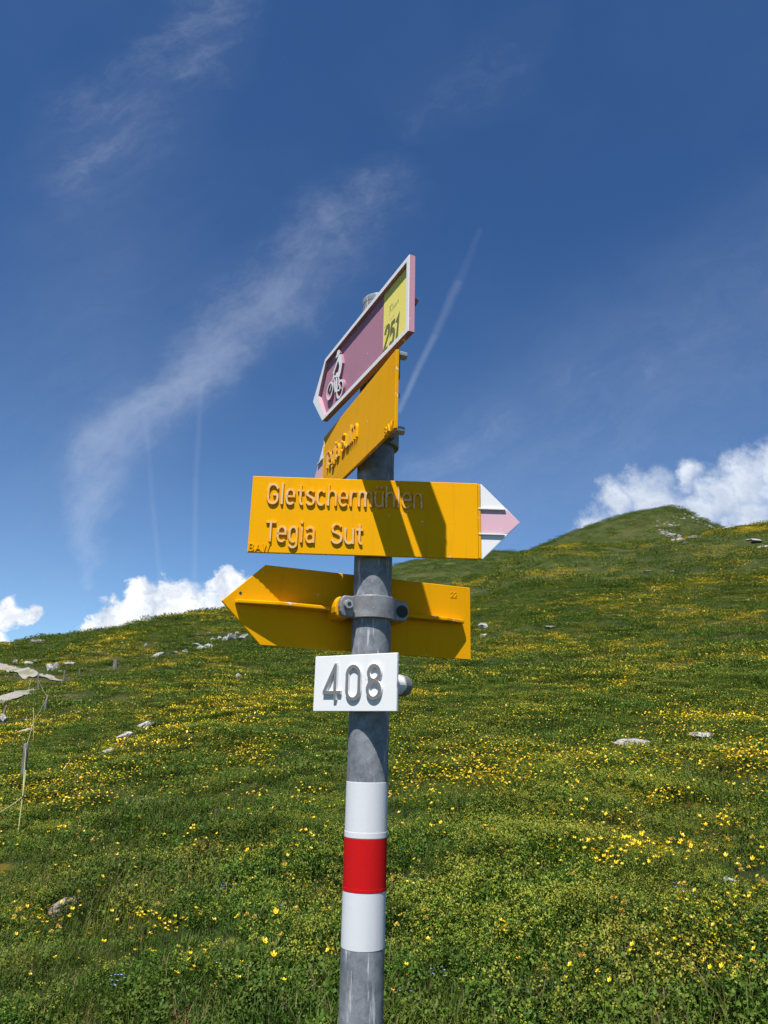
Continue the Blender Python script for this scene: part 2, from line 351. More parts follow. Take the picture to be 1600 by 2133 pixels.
def clamp(parent, yp, d, zc=0.0, boss=None, hgt=.034, ysign=None):
    """two-part clamp; yp = pole axis in local y, d = side (+1/-1) on which the outer half-ring runs"""
    n = 26; ri, ro = .0303, .0372; b = MB()
    poly = [(ro*math.cos(math.pi*i/n), ro*math.sin(math.pi*i/n)) for i in range(n+1)]
    poly = [(.0372, -.000)] + poly[1:-1] + [(-.0372, .0)]
    pin = [(ri*math.cos(math.pi*i/n), ri*math.sin(math.pi*i/n)) for i in range(n+1)]
    out = [(ro*math.cos(math.pi*i/n), ro*math.sin(math.pi*i/n)) for i in range(n+1)]
    v = []
    for z in (-hgt/2, hgt/2):
        v += [(x, yp+d*y, zc+z) for x, y in out]+[(x, yp+d*y, zc+z) for x, y in pin]
    k = n+1; f = []
    for i in range(n):
        f += [(i, i+1, 2*k+i+1, 2*k+i), (k+i+1, k+i, 3*k+i, 3*k+i+1), (2*k+i, 2*k+i+1, 3*k+i+1, 3*k+i), (i+1, i, k+i, k+i+1)]
    f += [(0, 2*k, 3*k, k), (n, k+n, 3*k+n, 2*k+n)]
    b.add(v, f)
    ring = b.build('clamp_ring', M['cast'], parent); bevel(ring, .0012)
    for s in (-1, 1):
        # lug: rounded plate beside the pole
        pl = [(s*.0335, zc-hgt/2+.001), (s*.050, zc-hgt/2+.001)]+[(s*(.050+.0075*math.sin(R_(a))), zc-(hgt/2-.001)*math.cos(R_(a))) for a in (30, 60, 90, 120, 150)]+[(s*.050, zc+hgt/2-.001), (s*.0335, zc+hgt/2-.001)]
        b = MB(); b.prism(pl, min(yp+d*.001, yp+d*.013), max(yp+d*.001, yp+d*.013))
        lug = b.build('clamp_lug', M['cast'], parent); bevel(lug, .0022, 3)
        b = MB(); be = .0300 if d > 0 else .0205; b.cyl((s*.0455, yp+d*.006, zc+.002), (s*.0455, yp+d*be, zc+.002), .0072, .0070, 18)
        if d < 0 and s > 0:
            b = MB(); b.cyl((s*.0455, yp+d*.006, zc-.001), (s*.0455, yp+d*.0136, zc-.001), .0098, n=24); b.build('socket_shade', M['hole_shade'], lug)  # solid black plug, paints the dark of an open recess
        else: bolt = b.build('bolt', M['bolt'], lug); bevel(bolt, .0008)
        if not (d < 0 and s > 0):
            b = MB(); b.cyl((s*.0455, yp+d*(be-.003), zc+.002), (s*.0455, yp+d*(be+.0004), zc+.002), .0034, n=6); b.build('socket_shade', M['hole_shade'], lug)  # black hexagon set on the bolt as painted socket shade
        if boss:
            y0 = ysign if ysign is not None else 0.0
            b = MB(); pl2 = [(x*1.06, z) for x, z in pl]; b.prism(pl2, min(y0, yp), max(y0, yp))
            bo = b.build('mounting_boss', boss, parent); bevel(bo, .003, 3)

def text_strokes(word, x0, zb, X, CAP, gap, wdt):
    """monoline sign lettering; returns strokes and the pen's end"""
    out = []; x = x0; w = CAP*.42*wdt; e = X/2
    allout = []
    for ch in word:
        out = []; allout.append(out); ad = w
        if ch == 'G': out += [[(x+w*1.12, zb+CAP*.80)]+arc(x+w*.56, zb+CAP*.72, w*.56, CAP*.28, 20, 180)+arc(x+w*.56, zb+CAP*.28, w*.56, CAP*.28, 180, 360)+[(x+w*1.12, zb+CAP*.46), (x+w*.65, zb+CAP*.46)]]; ad = w*1.12
        elif ch == 'l': out += [[(x+w*.1, zb), (x+w*.1, zb+CAP*1.06)]]; ad = w*.2
        elif ch == 'h': out += [[(x, zb), (x, zb+CAP*1.06)], [(x, zb+X*.62)]+arc(x+w*.45, zb+X*.66, w*.45, X*.34, 170, 0)+[(x+w*.9, zb)]]; ad = w*.9
        elif ch == 'n': out += [[(x, zb), (x, zb+X)], [(x, zb+X*.62)]+arc(x+w*.45, zb+X*.66, w*.45, X*.34, 170, 0)+[(x+w*.9, zb)]]; ad = w*.9
        elif ch == 'm': out += [[(x, zb), (x, zb+X)], [(x, zb+X*.62)]+arc(x+w*.37, zb+X*.70, w*.37, X*.30, 170, 0)+[(x+w*.74, zb)], [(x+w*.74, zb+X*.62)]+arc(x+w*1.11, zb+X*.70, w*.37, X*.30, 170, 0)+[(x+w*1.48, zb)]]; ad = w*1.48
        elif ch == 'r': out += [[(x, zb), (x, zb+X)], [(x, zb+X*.60)]+arc(x+w*.36, zb+X*.62, w*.36, X*.38, 165, 60)]; ad = w*.55
        elif ch in 'uü':
            out += [[(x, zb+X), (x, zb+X*.36)]+arc(x+w*.45, zb+X*.34, w*.45, X*.34, 180, 360)+[(x+w*.9, zb+X)], [(x+w*.9, zb+X*.5), (x+w*.9, zb)]]; ad = w*.9
            if ch == 'ü': out += [[(x+w*.2, zb+X*1.28), (x+w*.2, zb+X*1.36)], [(x+w*.7, zb+X*1.28), (x+w*.7, zb+X*1.36)]]
        elif ch == 'e': out += [[(x+w*.03, zb+X*.52), (x+w*.9, zb+X*.52)]+arc(x+w*.45, zb+X*.64, w*.45, X*.36, -10, 180)+arc(x+w*.45, zb+X*.34, w*.45, X*.34, 180, 318)]; ad = w*.9
        elif ch == 'c': out += [arc(x+w*.42, zb+X*.66, w*.42, X*.34, 40, 180)+arc(x+w*.42, zb+X*.34, w*.42, X*.34, 180, 320)]; ad = w*.84
        elif ch in 't': out += [[(x+w*.3, zb+CAP*.98), (x+w*.3, zb+X*.22)]+arc(x+w*.52, zb+X*.2, w*.22, X*.2, 180, 275, 5), [(x, zb+X*.94), (x+w*.62, zb+X*.94)]]; ad = w*.62
        elif ch == 's': out += [arc(x+w*.42, zb+X*.75, w*.40, X*.25, 35, 200, 8)+arc(x+w*.42, zb+X*.25, w*.42, X*.25, 70, -150, 10)]; ad = w*.84
        elif ch == 'S': out += [arc(x+w*.52, zb+CAP*.745, w*.50, CAP*.255, 30, 215, 9)+arc(x+w*.52, zb+CAP*.255, w*.54, CAP*.255, 60, -155, 11)]; ad = w*1.06
        elif ch == 'T': out += [[(x, zb+CAP), (x+w*1.0, zb+CAP)], [(x+w*.5, zb+CAP), (x+w*.5, zb)]]; ad = w*.9
        elif ch == 'i': out += [[(x+w*.1, zb), (x+w*.1, zb+X)], [(x+w*.1, zb+X*1.28), (x+w*.1, zb+X*1.38)]]; ad = w*.2
        elif ch == 'g': out += [arc(x+w*.42, zb+X*.66, w*.42, X*.34, 0, 180)+arc(x+w*.42, zb+X*.34, w*.42, X*.34, 180, 360)+[(x+w*.84, zb+X*.66)], [(x+w*.84, zb+X), (x+w*.84, zb-X*.12)]+arc(x+w*.42, zb-X*.12, w*.42, X*.26, 0, -150, 8)]; ad = w*.84
        elif ch == 'a': out += [arc(x+w*.42, zb+X*.72, w*.42, X*.28, 150, 0, 8)+[(x+w*.84, zb)], arc(x+w*.42, zb+X*.29, w*.42, X*.29, 0, 360, 14)]; ad = w*.84
        elif ch == 'B': out += [[(x, zb), (x, zb+CAP), (x+w*.5, zb+CAP)]+arc(x+w*.5, zb+CAP*.76, w*.42, CAP*.24, 90, -90, 6)+[(x, zb+CAP*.52)], [(x, zb+CAP*.52), (x+w*.5, zb+CAP*.52)]+arc(x+w*.5, zb+CAP*.26, w*.5, CAP*.26, 90, -90, 6)+[(x, zb)]]; ad = w*1.05
        elif ch == 'A': out += [[(x, zb), (x+w*.62, zb+CAP), (x+w*1.24, zb)], [(x+w*.12, zb+CAP*.32), (x+w*1.12, zb+CAP*.32)]]; ad = w*1.24
        elif ch == 'W': out += [[(x, zb+CAP), (x+w*.38, zb), (x+w*.76, zb+CAP), (x+w*1.14, zb), (x+w*1.52, zb+CAP)]]; ad = w*1.52
        elif ch == '2': out += [arc(x+w*.5, zb+CAP*.7, w*.5, CAP*.3, 160, -30, 8)+[(x, zb), (x+w, zb)]]; ad = w
        x += ad+gap
    return allout, x-gap
def lettering(parent, name, word, x0, x1, zb, X, CAP, sw, h, mats, slope=0.0):
    gap = CAP*.19
    st, xe = text_strokes(word, 0, 0, X, CAP, gap, 1.0)
    k = (x1-x0)/xe
    for glyph in st:
        g = MB()
        for q in glyph: g.stroke([(x0+p[0]*k, zb+p[1]+slope*p[0]) for p in q], sw, h)
        g.build(name, mats, parent)
def chipped_panel(parent, name, poly, y0, y1, m, medge):
    b = MB(); b.prism(poly, y0, y1, 0, 1); o = b.build(name, [m, medge], parent); bevel(o, .0009, 2); return o
def remap(parent, a, b):                      # stretch / shift what is on a sign along its length
    for o in parent.children_recursive:
        me = o.data; co = np.empty(len(me.vertices)*3); me.vertices.foreach_get('co', co)
        co[0::3] = co[0::3]*a+b; me.vertices.foreach_set('co', co); me.update()
LM = [M['yellow'], M['letter_top']]

# --- sign 3: yellow sign pointing right, in front of the pole
A3, O3, Z3, HY = .01772, .0425, .32516, .12248
h = HY/2
s3 = empty('direction_sign', frame(A3, O3, Z3))
tag(s3, 'yellow sign lettered Gletschermühlen and Tegia Sut with white and pink tip pointing right', 'sign', 'wayfinding signs on the pole')
chipped_panel(s3, 'panel', [(-.1914, -h), (.1600, -h), (.1600, h), (-.1914, h)], 0, .0052, M['yellow'], M['yellow_edge'])
t = chipped_panel(s3, 'arrow_tip', [(.1602, -h+.0006), (.1665, -h+.0006), (.2252, -.0005), (.2252, .0005), (.1665, h-.0006), (.1602, h-.0006)], .0022, .0052, M['white'], M['white_edge'])
b = MB(); b.prism([(.1646, -.0185), (.2062, -.0185), (.2250, -.0004), (.2250, .0004), (.2062, .0185), (.1646, .0185)], .0019, .0022); b.build('pink_stripe', M['pink_tip'], s3)
for zc_, l_ in ((.0196, .2045), (-.0212, .2025)):
    b = MB(); b.prism([(.1605, zc_-.0014), (l_-.001, zc_-.0014), (l_-.0035 if zc_ > 0 else l_-.004, zc_+.0014), (.1605, zc_+.0014)], -.0012, .0024); o = b.build('divider_bar', [M['white_edge']], s3); bevel(o, .0005)
b = MB(); b.box(.1602, .1642, -.0002, .0024, -h+.001, h-.001); o = b.build('divider_bar', [M['yellow_edge']], s3); bevel(o, .0008)
lettering(s3, 'letter', 'Gletschermühlen', -.1655, .0718, .0165, .0235, .0310, .0030, .0032, LM)
lettering(s3, 'letter', 'Tegia', -.1648, -.0925, -.0435, .0232, .0300, .0030, .0032, LM)
lettering(s3, 'letter', 'Sut', -.0645, -.0185, -.0435, .0232, .0300, .0030, .0032, LM)
lettering(s3, 'small_letter', 'BAW', -.1890, -.1585, -.0588, .0085, .0108, .0016, .0014, [M['yellow'], M['yellow']])
remap(s3, 1.003, 0)
b = MB(); b.box(-.17, .15, .0052, .0150, -.003, .003); bevel(b.build('back_rib', M['yellow'], s3), .001)
clamp(s3, O3, 1, boss=M['yellow'], ysign=.0052)

# --- sign 2: yellow sign seen steeply from below, upper
A2, O2, Z2 = -1.22513, .0422, .47221
s2 = empty('direction_sign', frame(A2, O2, Z2))
tag(s2, 'yellow sign lettered Tegia Sulm seen steeply edge on below the pink sign', 'sign', 'wayfinding signs on the pole')
chipped_panel(s2, 'panel', [(-.1446, -h), (.2027, -h), (.2027, h), (-.1446, h)], 0, .0050, M['yellow'], M['yellow_edge'])
chipped_panel(s2, 'arrow_tip', [(-.1448, -h+.0006), (-.1448, h-.0006), (-.1511, h-.0006), (-.2098, .0005), (-.2098, -.0005), (-.1511, -h+.0006)][::-1], .0022, .0050, M['white'], M['white_edge'])
b = MB(); b.prism([(-.1492, -.0185), (-.1908, -.0185), (-.2096, -.0004), (-.2096, .0004), (-.1908, .0185), (-.1492, .0185)][::-1], .0019, .0022); b.build('pink_stripe', M['pink_tip'], s2)
for zc_ in (.0196, -.0212):
    b = MB(); b.prism([(-.1450, zc_-.0014), (-.1450, zc_+.0014), (-.187, zc_+.0014), (-.187, zc_-.0014)][::-1], -.0012, .0024); bevel(b.build('divider_bar', [M['white_edge']], s2), .0005)
b = MB(); b.box(-.1488, -.1448, -.0008, .0024, -h+.001, h-.001); bevel(b.build('divider_bar', [M['yellow_edge']], s2), .0008)
lettering(s2, 'letter', 'Tegia', -.1205, -.0480, -.0135, .0232, .0300, .0030, .0036, LM)
lettering(s2, 'letter', 'Sulm', -.0310, .0440, -.0135, .0232, .0300, .0030, .0036, LM)
lettering(s2, 'small_letter', 'BAW', .1665, .1985, -.0590, .0085, .0108, .0016, .0018, [M['yellow'], M['yellow']])
remap(s2, 1.0256, -.0176)
b = MB(); b.prism([(-.165, -.003), (.170, -.003), (.170, .003), (-.165, .003)], .0050, .0155); bevel(b.build('back_rib', M['yellow'], s2), .001)
clamp(s2, O2, 1, boss=M['yellow'], ysign=.005)

# --- sign 1: pink mountain-bike sign with raised white frame, topmost
A1, O1, Z1, H1 = -1.16252, .045, .61814, .12744
h1 = H1/2
s1 = empty('bike_route_sign', frame(A1, O1, Z1))
tag(s1, 'pink bike sign with white frame, cyclist and yellow 251 sticker, topmost on the pole', 'sign', 'wayfinding signs on the pole')
outer = [(.2159, -h1), (.2159, h1), (-.1354, h1), (-.1952, 0), (-.1354, -h1)]
inner = [(.2068, -.0553), (.2068, .0553), (-.1312, .0553), (-.1640, -.0004), (-.1262, -.0553)]
YF, YB = .0062, .0098                        # recess floor, back
b = MB()
v = [(x, 0, z) for x, z in outer]+[(x, 0, z) for x, z in inner]+[(x, YB, z) for x, z in outer]+[(x, YF+.0005, z) for x, z in inner]
f = []; mi = []
for i in range(5):
    j = (i+1) % 5
    f += [(i, 5+i, 5+j, j), (i, j, 10+j, 10+i), (5+i, 15+i, 15+j, 5+j)]; mi += [0, 1, 1]
b.add(v, f, mi); fr = b.build('frame', [M['white'], M['pink_side']], s1); bevel(fr, .0007, 1)
chipped_panel(s1, 'panel', [(x*.999, z*.999) for x, z in outer], YF, YB-.0002, M['pink'], M['pink_side'])
st = MB(); st.prism([(.1166, -.0550), (.2064, -.0550), (.2064, .0547), (.1166, .0547)], YF-.0004, YF+.0001)
sticker = st.build('route_sticker', M['sticker'], s1); sticker['label'] = 'yellow paper sticker printed Flims 251'
def flat(parent, name, strokes, w, y, m, hh=.00012, cap=False):
    b = MB()
    for q in strokes: b.stroke(q, w, hh, y, bev=.01, mt=0, ms=0, cap=cap)
    return b.build(name, [m], parent)
it = lambda x, z: (x+.16*(z+.05), z)         # slanted digits
D2 = [it(.1195, -.0205)]+[it(*p) for p in arc(.1265, -.0205, .0068, .0105, 160, -25, 9)]+[it(.1185, -.0475), it(.1335, -.0475)]
D5 = [it(.1535, -.0135), it(.1425, -.0135), it(.1415, -.0285)]+[it(*p) for p in arc(.1470, -.0370, .0066, .0110, 110, -150, 10)]
D1 = [it(.1590, -.0200), it(.1655, -.0130), it(.1655, -.0490)]
flat(sticker, 'printed_number', [D2, D5, D1], .0076, YF-.00045, M['ink'])
fl = [[(.1372, .0050), (.1395, .0110), (.1425, .0200)], [(.1380, .0178), (.1400, .0200), (.1475, .0208)], [(.1390, .0128), (.1445, .0138)],
      [(.1470, .0075), (.1508, .0215)], [(.1512, .0085), (.1530, .0140)], [(.1538, .0168), (.1541, .0175)],
      [(.1548, .0090), (.1565, .0145), (.1580, .0095), (.1600, .0150), (.1615, .0102), (.1636, .0155), (.1648, .0112)], [(.1700, .0172), (.1675, .0155), (.1695, .0132), (.1666, .0112)]]
flat(sticker, 'printed_name', fl, .0008, YF-.00045, M['ink'])
fine_ = []
z_ = -.047
while z_ < .040:
    L = random.uniform(.0012, .0026)
    if not (.006 < z_ < .010): fine_.append([(.2025+random.uniform(-.0004, .0004), z_), (.2025, z_+L)])
    z_ += L+.0012
for x_ in np.arange(.119, .140, .0030): fine_.append([(x_, .0500), (x_+.0018, .0500)])
for x_ in np.arange(.1195, .128, .0026): fine_.append([(x_, -.0055), (x_+.0016, -.0055)])
for x_ in np.arange(.1400, .158, .0026): fine_.append([(x_, -.0030), (x_+.0016, -.0030)])
flat(sticker, 'fine_print', fine_, .0010, YF-.00045, M['fineink'])['kind'] = 'stuff'
WP = [M['pink'], M['white']]
cyc = MB()
def cs(pts, w, closed=False): cyc.stroke(pts, w, .0045, YF, bev=.12, mt=1, ms=0, closed=closed)
for (wx, wz) in ((-.1062, -.0150), (-.0545, -.0345)):
    cs([(wx+.0148*math.cos(2*math.pi*i/28), wz+.0156*math.sin(2*math.pi*i/28)) for i in range(28)], .0036, True)
cs([(-.1062, -.0150), (-.0905, .0065), (-.0868, .0150), (-.0935, .0155)], .0034)          # fork, stem
cs([(-.0885, .0050), (-.0780, -.0285), (-.0560, -.0355)], .0034)                          # down tube, chain stay
cs([(-.0650, -.0040), (-.0545, -.0345)], .0030)
cs([(-.0885, .0055), (-.0650, -.0040)], .0034); cs([(-.0715, -.0022), (-.0590, -.0058)], .0046)
cs([(-.0610, .0000), (-.0555, .0140), (-.0600, .0270), (-.0660, .0325)], .0140)         # back
cs([(-.0700, .0330), (-.0815, .0215), (-.0910, .0150)], .0058)                           # arm
cs([(-.0610, .0010), (-.0745, .0030), (-.0735, -.0140), (-.0740, -.0270)], .0070)        # leg
cs([(-.0800, -.0290), (-.0700, -.0285)], .0042)
cs([(-.0722, .0415), (-.0704, .0460)], .0125); cs([(-.0800, .0405), (-.0630, .0418)], .0048)   # head and helmet
cy = cyc.build('cyclist_symbol', WP, s1); cy['label'] = 'raised white mountain biker symbol'
remap(s1, 1.018, -.0124)
b = MB(); b.prism([(-.15, -.005), (.190, -.005), (.197, .0), (.190, .005), (-.15, .005)], YB, YB+.013); bevel(b.build('back_rib', M['pink_side'], s1), .001)
clamp(s1, O1, 1, zc=-.010, boss=M['cast'], ysign=YB, hgt=.046)

# --- sign 4: yellow sign seen from behind, pointing left, behind the pole
A4, O4, Z4 = .39933, -.0417, .18852
s4 = empty('direction_sign', frame(A4, O4, Z4))
tag(s4, 'yellow sign seen from its ribbed back, pointing left below the lettered one', 'sign', 'wayfinding signs on the pole')
poly4 = [(-.1614, -h), (.2003, -h), (.2003, h), (-.1614, h), (-.2243, 0)]
chipped_panel(s4, 'panel', poly4, 0, .0050, M['yellow'], M['yellow_edge'])
# horizontal rib: deep web with a sloping end, standing out from the back
def rib(x0, x1, dep, tap0, tap1):
    v = []
    for z in (-.0030, .0030):
        v += [(x0, 0, z), (x0+.001, -dep*.45, z), (x0+tap0, -dep, z), (x1-tap1, -dep, z), (x1-.001, -dep*.45, z), (x1, 0, z)]
    f = [(0, 1, 2, 3, 4, 5), (11, 10, 9, 8, 7, 6)]+[(i, 6+i, 6+(i+1) % 6, (i+1) % 6) for i in range(6)]
    b = MB(); b.add(v, f); o = b.build('back_rib', M['yellow_edge'], s4); bevel(o, .0015, 3); return o
rib(-.2050, -.046, .0225, .060, .002); rib(.046, .1835, .0225, .002, .040); rib(-.047, .047, .0155, .001, .001)
clamp(s4, O4, -1, boss=M['yellow'], ysign=0.0)
b = MB(); b.cyl((-.1972, -.0004, .0140), (-.1972, .001, .0140), .0022, n=12); b.build('drill_hole_shade', M['hole_shade'], s4)  # black disc painting the shade of a small drilled hole
lettering(s4, 'small_digit', '22', .1625, .1735, .0415, .007, .0085, .0009, .0006, [M['yellow'], M['yellow']])

# --- sign 5: white number plate 408
A5, O5, Z5, H5 = -.61032, .0418, .07517, .0811
h5 = H5/2
s5 = empty('number_plate', frame(A5, O5, Z5))
tag(s5, 'white metal number plate reading 408 in raised grey digits', 'number plate')
chipped_panel(s5, 'panel', [(-.0678, -h5), (.0756, -h5), (.0756, h5), (-.0678, h5)], 0, .0048, M['white'], M['white_edge'])
DM = [M['white'], M['digit_top']]
def digit(strokes, w):
    b = MB()
    for p, cl in strokes: b.stroke(p, w, .0036, 0, bev=.25, closed=cl, cap=False)
    return b.build('digit', DM, s5)
d = digit([([(-.0252, .0262), (-.0270, .0262), (-.0462, -.0120), (-.0462, -.0137), (-.0165, -.0137)], False), ([(-.0272, .0262), (-.0272, -.0245)], False)], .0050); d['label'] = 'raised grey digit 4'
d = digit([(arc(.0043, .0115, .0105, .0118, 0, 180, 12)+arc(.0043, -.0115, .0105, .0118, 180, 360, 12), True)], .0050); d['label'] = 'raised grey digit 0'
d = digit([([(.0398+.0092*math.cos(2*math.pi*i/24), .0128+.0104*math.sin(2*math.pi*i/24)) for i in range(24)], True), ([(.0398+.0104*math.cos(2*math.pi*i/24), -.0105+.0120*math.sin(2*math.pi*i/24)) for i in range(24)], True)], .0050); d['label'] = 'raised grey digit 8'
remap(s5, 1.0384, -.0032)
for zz in (0.0,):
    b = MB(); b.cyl((.0505, .0046, zz-.002), (.0505, .043, zz-.002), .0150, .0145, 28); o = b.build('mounting_boss', M['white'], s5); bevel(o, .002, 2)
    b = MB(); b.cyl((.0505, .0400, zz-.002), (.0505, .0600, zz-.002), .0162, .0150, 28); o = b.build('clamp_lug', M['cast'], s5); bevel(o, .002, 3)
    b = MB(); b.box(-.050, .050, .0046, O5-.0295, -.010, .008); b.build('saddle', M['white'], s5)
    b = MB(); b.cyl((-.0445, .0046, zz-.002), (-.0445, .053, zz-.002), .0120, .0115, 24); o = b.build('mounting_boss', M['white'], s5); bevel(o, .002, 2)
n = 22; b = MB(); v = []
for z in (-.014, .010):
    for r in (.0302, .0362): v += [(r*math.cos(math.pi*i/n), O5+r*math.sin(math.pi*i/n), z) for i in range(n+1)]
k = n+1; f = []
for i in range(n): f += [(i, i+1, 2*k+i+1, 2*k+i), (k+i+1, k+i, 3*k+i, 3*k+i+1), (2*k+i, 2*k+i+1, 3*k+i+1, 3*k+i), (i+1, i, k+i, k+i+1)]
b.add(v, f); b.build('clamp_ring', M['cast'], s5)
#@@TERRAIN
# ================================================================ the hillside
def _hash(i, j, k):
    n = (i.astype(np.int64)*374761393+j.astype(np.int64)*668265263+k*974711) & 0x7fffffff
    n = ((n ^ (n >> 13))*1274126177) & 0x7fffffff
    return ((n ^ (n >> 16)) & 0xffff)/65535.0
def vnoise(x, y, k=0):
    i = np.floor(x); j = np.floor(y); fx = x-i; fy = y-j
    fx = fx*fx*fx*(fx*(fx*6-15)+10); fy = fy*fy*fy*(fy*(fy*6-15)+10)
    i = i.astype(np.int64); j = j.astype(np.int64)
    a = _hash(i, j, k); b_ = _hash(i+1, j, k); c = _hash(i, j+1, k); d_ = _hash(i+1, j+1, k)
    return (a*(1-fx)+b_*fx)*(1-fy)+(c*(1-fx)+d_*fx)*fy-.5
def fbm(x, y, oct=4, k=0, rough=.5):
    o = 0; a = 1.0; f = 1.0
    for q in range(oct):
        o = o+a*vnoise(x*f+17.3*q, y*f-9.1*q, k+q); a *= rough; f *= 2.03
    return o
def crest(pts):                               # skyline of one hill: photo pixels -> azimuth, slope
    d = pix_dir([p[0] for p in pts], [p[1] for p in pts])
    return np.arctan2(d[:, 0], d[:, 1]), d[:, 2]/np.hypot(d[:, 0], d[:, 1]), np.array([p[2] for p in pts], float)
azA, slA, rA = crest([(-250, 1392, 95), (0, 1352, 95), (60, 1342, 95), (180, 1325, 95), (330, 1295, 100), (470, 1271, 105), (600, 1250, 115), (740, 1240, 125),
                      (850, 1240, 128), (920, 1228, 130), (1000, 1203, 135), (1095, 1158, 140), (1200, 1142, 145), (1300, 1136, 150), (1400, 1123, 155), (1500, 1101, 160), (1600, 1086, 165), (1900, 1040, 175)])
azB, slB, rB = crest([(380, 1330, 240), (600, 1265, 240), (740, 1207, 240), (830, 1178, 240), (920, 1158, 240), (1000, 1149, 245), (1060, 1150, 250), (1110, 1158, 250), (1180, 1190, 250), (1300, 1260, 250)])
azC, slC, rC = crest([(840, 1300, 360), (1000, 1213, 360), (1095, 1153, 360), (1150, 1128, 365), (1200, 1107, 370), (1280, 1077, 375), (1340, 1063, 380), (1392, 1055, 380), (1430, 1066, 380), (1465, 1082, 380), (1500, 1098, 380), (1560, 1112, 380), (1700, 1150, 380), (1900, 1260, 380)])
def height(x, y, detail=True):
    dx = x-CAMP[0]; dy_ = y-CAMP[1]
    r = np.maximum(np.hypot(dx, dy_), 1e-3); az = np.arctan2(dx, dy_)
    back = np.clip((np.abs(az)-R_(40))/R_(70), 0, 1)
    S = np.interp(az, azA, slA)*(1-back)-.12*back; RR = np.interp(az, azA, rA)
    m0 = np.interp(az, [R_(-60), R_(-25), R_(-12), R_(2), R_(28), R_(70)], [-.06, .0, .045, .075, .10, .10])*(1-back)-.05*back
    Sp = S+EYE/RR; u = r/RR; uc = np.minimum(u, 1.0)
    g = .35*uc*(2-uc)+.65*uc*uc*(3-2*uc)
    m = m0+(Sp-m0)*g
    z = r*m
    ov = np.maximum(r-RR, 0); z = z-ov*(.30*np.minimum(ov/30, 1.0))
    def far(azq, sl, rr, w):
        R0 = np.interp(az, azq, rr); S0 = np.interp(az, azq, sl, left=-.3, right=-.3); zc = EYE+R0*S0
        t = (r-R0)
        return np.where(t < 0, zc+S0*t-.0022*np.minimum(t*t, 60000)*1.0, zc+S0*np.minimum(t, 6)-.004*t*t*np.where(t < 120, 1, 0)-np.where(t >= 120, 57+.4*(t-120), 0))
    z = np.maximum(z, np.maximum(far(azB, slB, rB, 1), far(azC, slC, rC, 1)))
    z = np.maximum(z, -60.0)
    if detail:
        near = np.clip((r-1.5)/4, 0, 1)
        z = z+near*(fbm(x*.8, y*.8, 4, 3)*.15+fbm(x*3.1, y*3.1, 2, 33)*.06*np.clip((40-r)/15, 0, 1)+fbm(x*1.3, y*1.3, 2, 37)*.16*np.clip((r-4)/6, 0, 1)*np.clip((120-r)/60, 0, 1)+fbm(x*.22, y*.22, 3, 9)*.42*np.clip(r/25, .15, 1))
        z = z+np.clip((r-35)/60, 0, 1)*fbm(x*.06, y*.06, 4, 21)*np.where(r > 200, .6, 1.4)
    return z
HZ_AZ = np.radians(np.arange(-40, 40.01, .12)); HZ_R = np.exp(np.linspace(math.log(1.6), math.log(560), 520))
_A, _R = np.meshgrid(HZ_AZ, HZ_R, indexing='ij')
HZ_T = np.maximum.accumulate((height(CAMP[0]+np.sin(_A)*_R, CAMP[1]+np.cos(_A)*_R)-EYE)/_R, axis=1)   # slope seen so far along each direction
def ground_hit(u, v):
    """where the sight line through a photo pixel first meets the ground"""
    d = np.atleast_2d(pix_dir(np.atleast_1d(u), np.atleast_1d(v))); az = np.arctan2(d[:, 0], d[:, 1]); tn_ = d[:, 2]/np.hypot(d[:, 0], d[:, 1])
    fi = np.clip((az-HZ_AZ[0])/(HZ_AZ[1]-HZ_AZ[0]), 0, len(HZ_AZ)-1.001); i = fi.astype(int); w = fi-i
    r = np.full(len(az), np.nan)
    for k in range(len(az)):
        row = HZ_T[i[k]]*(1-w[k])+HZ_T[i[k]+1]*w[k]
        if row[-1] <= tn_[k]: continue
        j = int(np.searchsorted(row, tn_[k])); j = max(j, 1); a0, a1 = row[j-1], row[j]
        r[k] = HZ_R[j-1]+(HZ_R[j]-HZ_R[j-1])*(np.clip((tn_[k]-a0)/max(a1-a0, 1e-9), 0, 1))
    x = CAMP[0]+np.sin(az)*r; y = CAMP[1]+np.cos(az)*r
    return x, y, np.where(np.isnan(r), np.nan, height(np.nan_to_num(x), np.nan_to_num(y))), r

# ---- gravel track on the left, used by the ground colour and by its own sheet
def polyline(pts, n):
    x, y, z, r = ground_hit([p[0] for p in pts], [p[1] for p in pts])
    t = np.linspace(0, 1, len(pts)); q = np.linspace(0, 1, n)
    return np.interp(q, t, x), np.interp(q, t, y)

# ---- ground sheet: a polar grid round the camera, finest in front
az_f = np.radians(np.concatenate([np.arange(-180, -40, 4.0), np.arange(-40, 40, .16), np.arange(40, 180, 4.0)]))
r_g = np.concatenate([[0.0], np.exp(np.linspace(math.log(.4), math.log(620), 330))])
AZ, RG = np.meshgrid(az_f, r_g[1:]); GXX = CAMP[0]+np.sin(AZ)*RG; GYY = CAMP[1]+np.cos(AZ)*RG; GZZ = height(GXX, GYY)
na = len(az_f); nr = len(r_g)-1
vv = np.stack([GXX.ravel(), GYY.ravel(), GZZ.ravel()], -1)
cen = np.array([[CAMP[0], CAMP[1], float(height(np.array([CAMP[0]+.01]), np.array([CAMP[1]]))[0])]])
i0 = np.arange(nr-1)[:, None]*na; j0 = np.arange(na)[None, :]; j1 = (j0+1) % na
quads = np.stack([i0+j0, i0+na+j0, i0+na+j1, i0+j1], -1).reshape(-1, 4)[:, ::-1]
me = bpy.data.meshes.new('ground'); allv = np.vstack([vv, cen]); tri = np.stack([np.arange(na), (np.arange(na)+1) % na, np.full(na, len(vv))], -1)[:, ::-1]
me.vertices.add(len(allv)); me.vertices.foreach_set('co', allv.ravel())
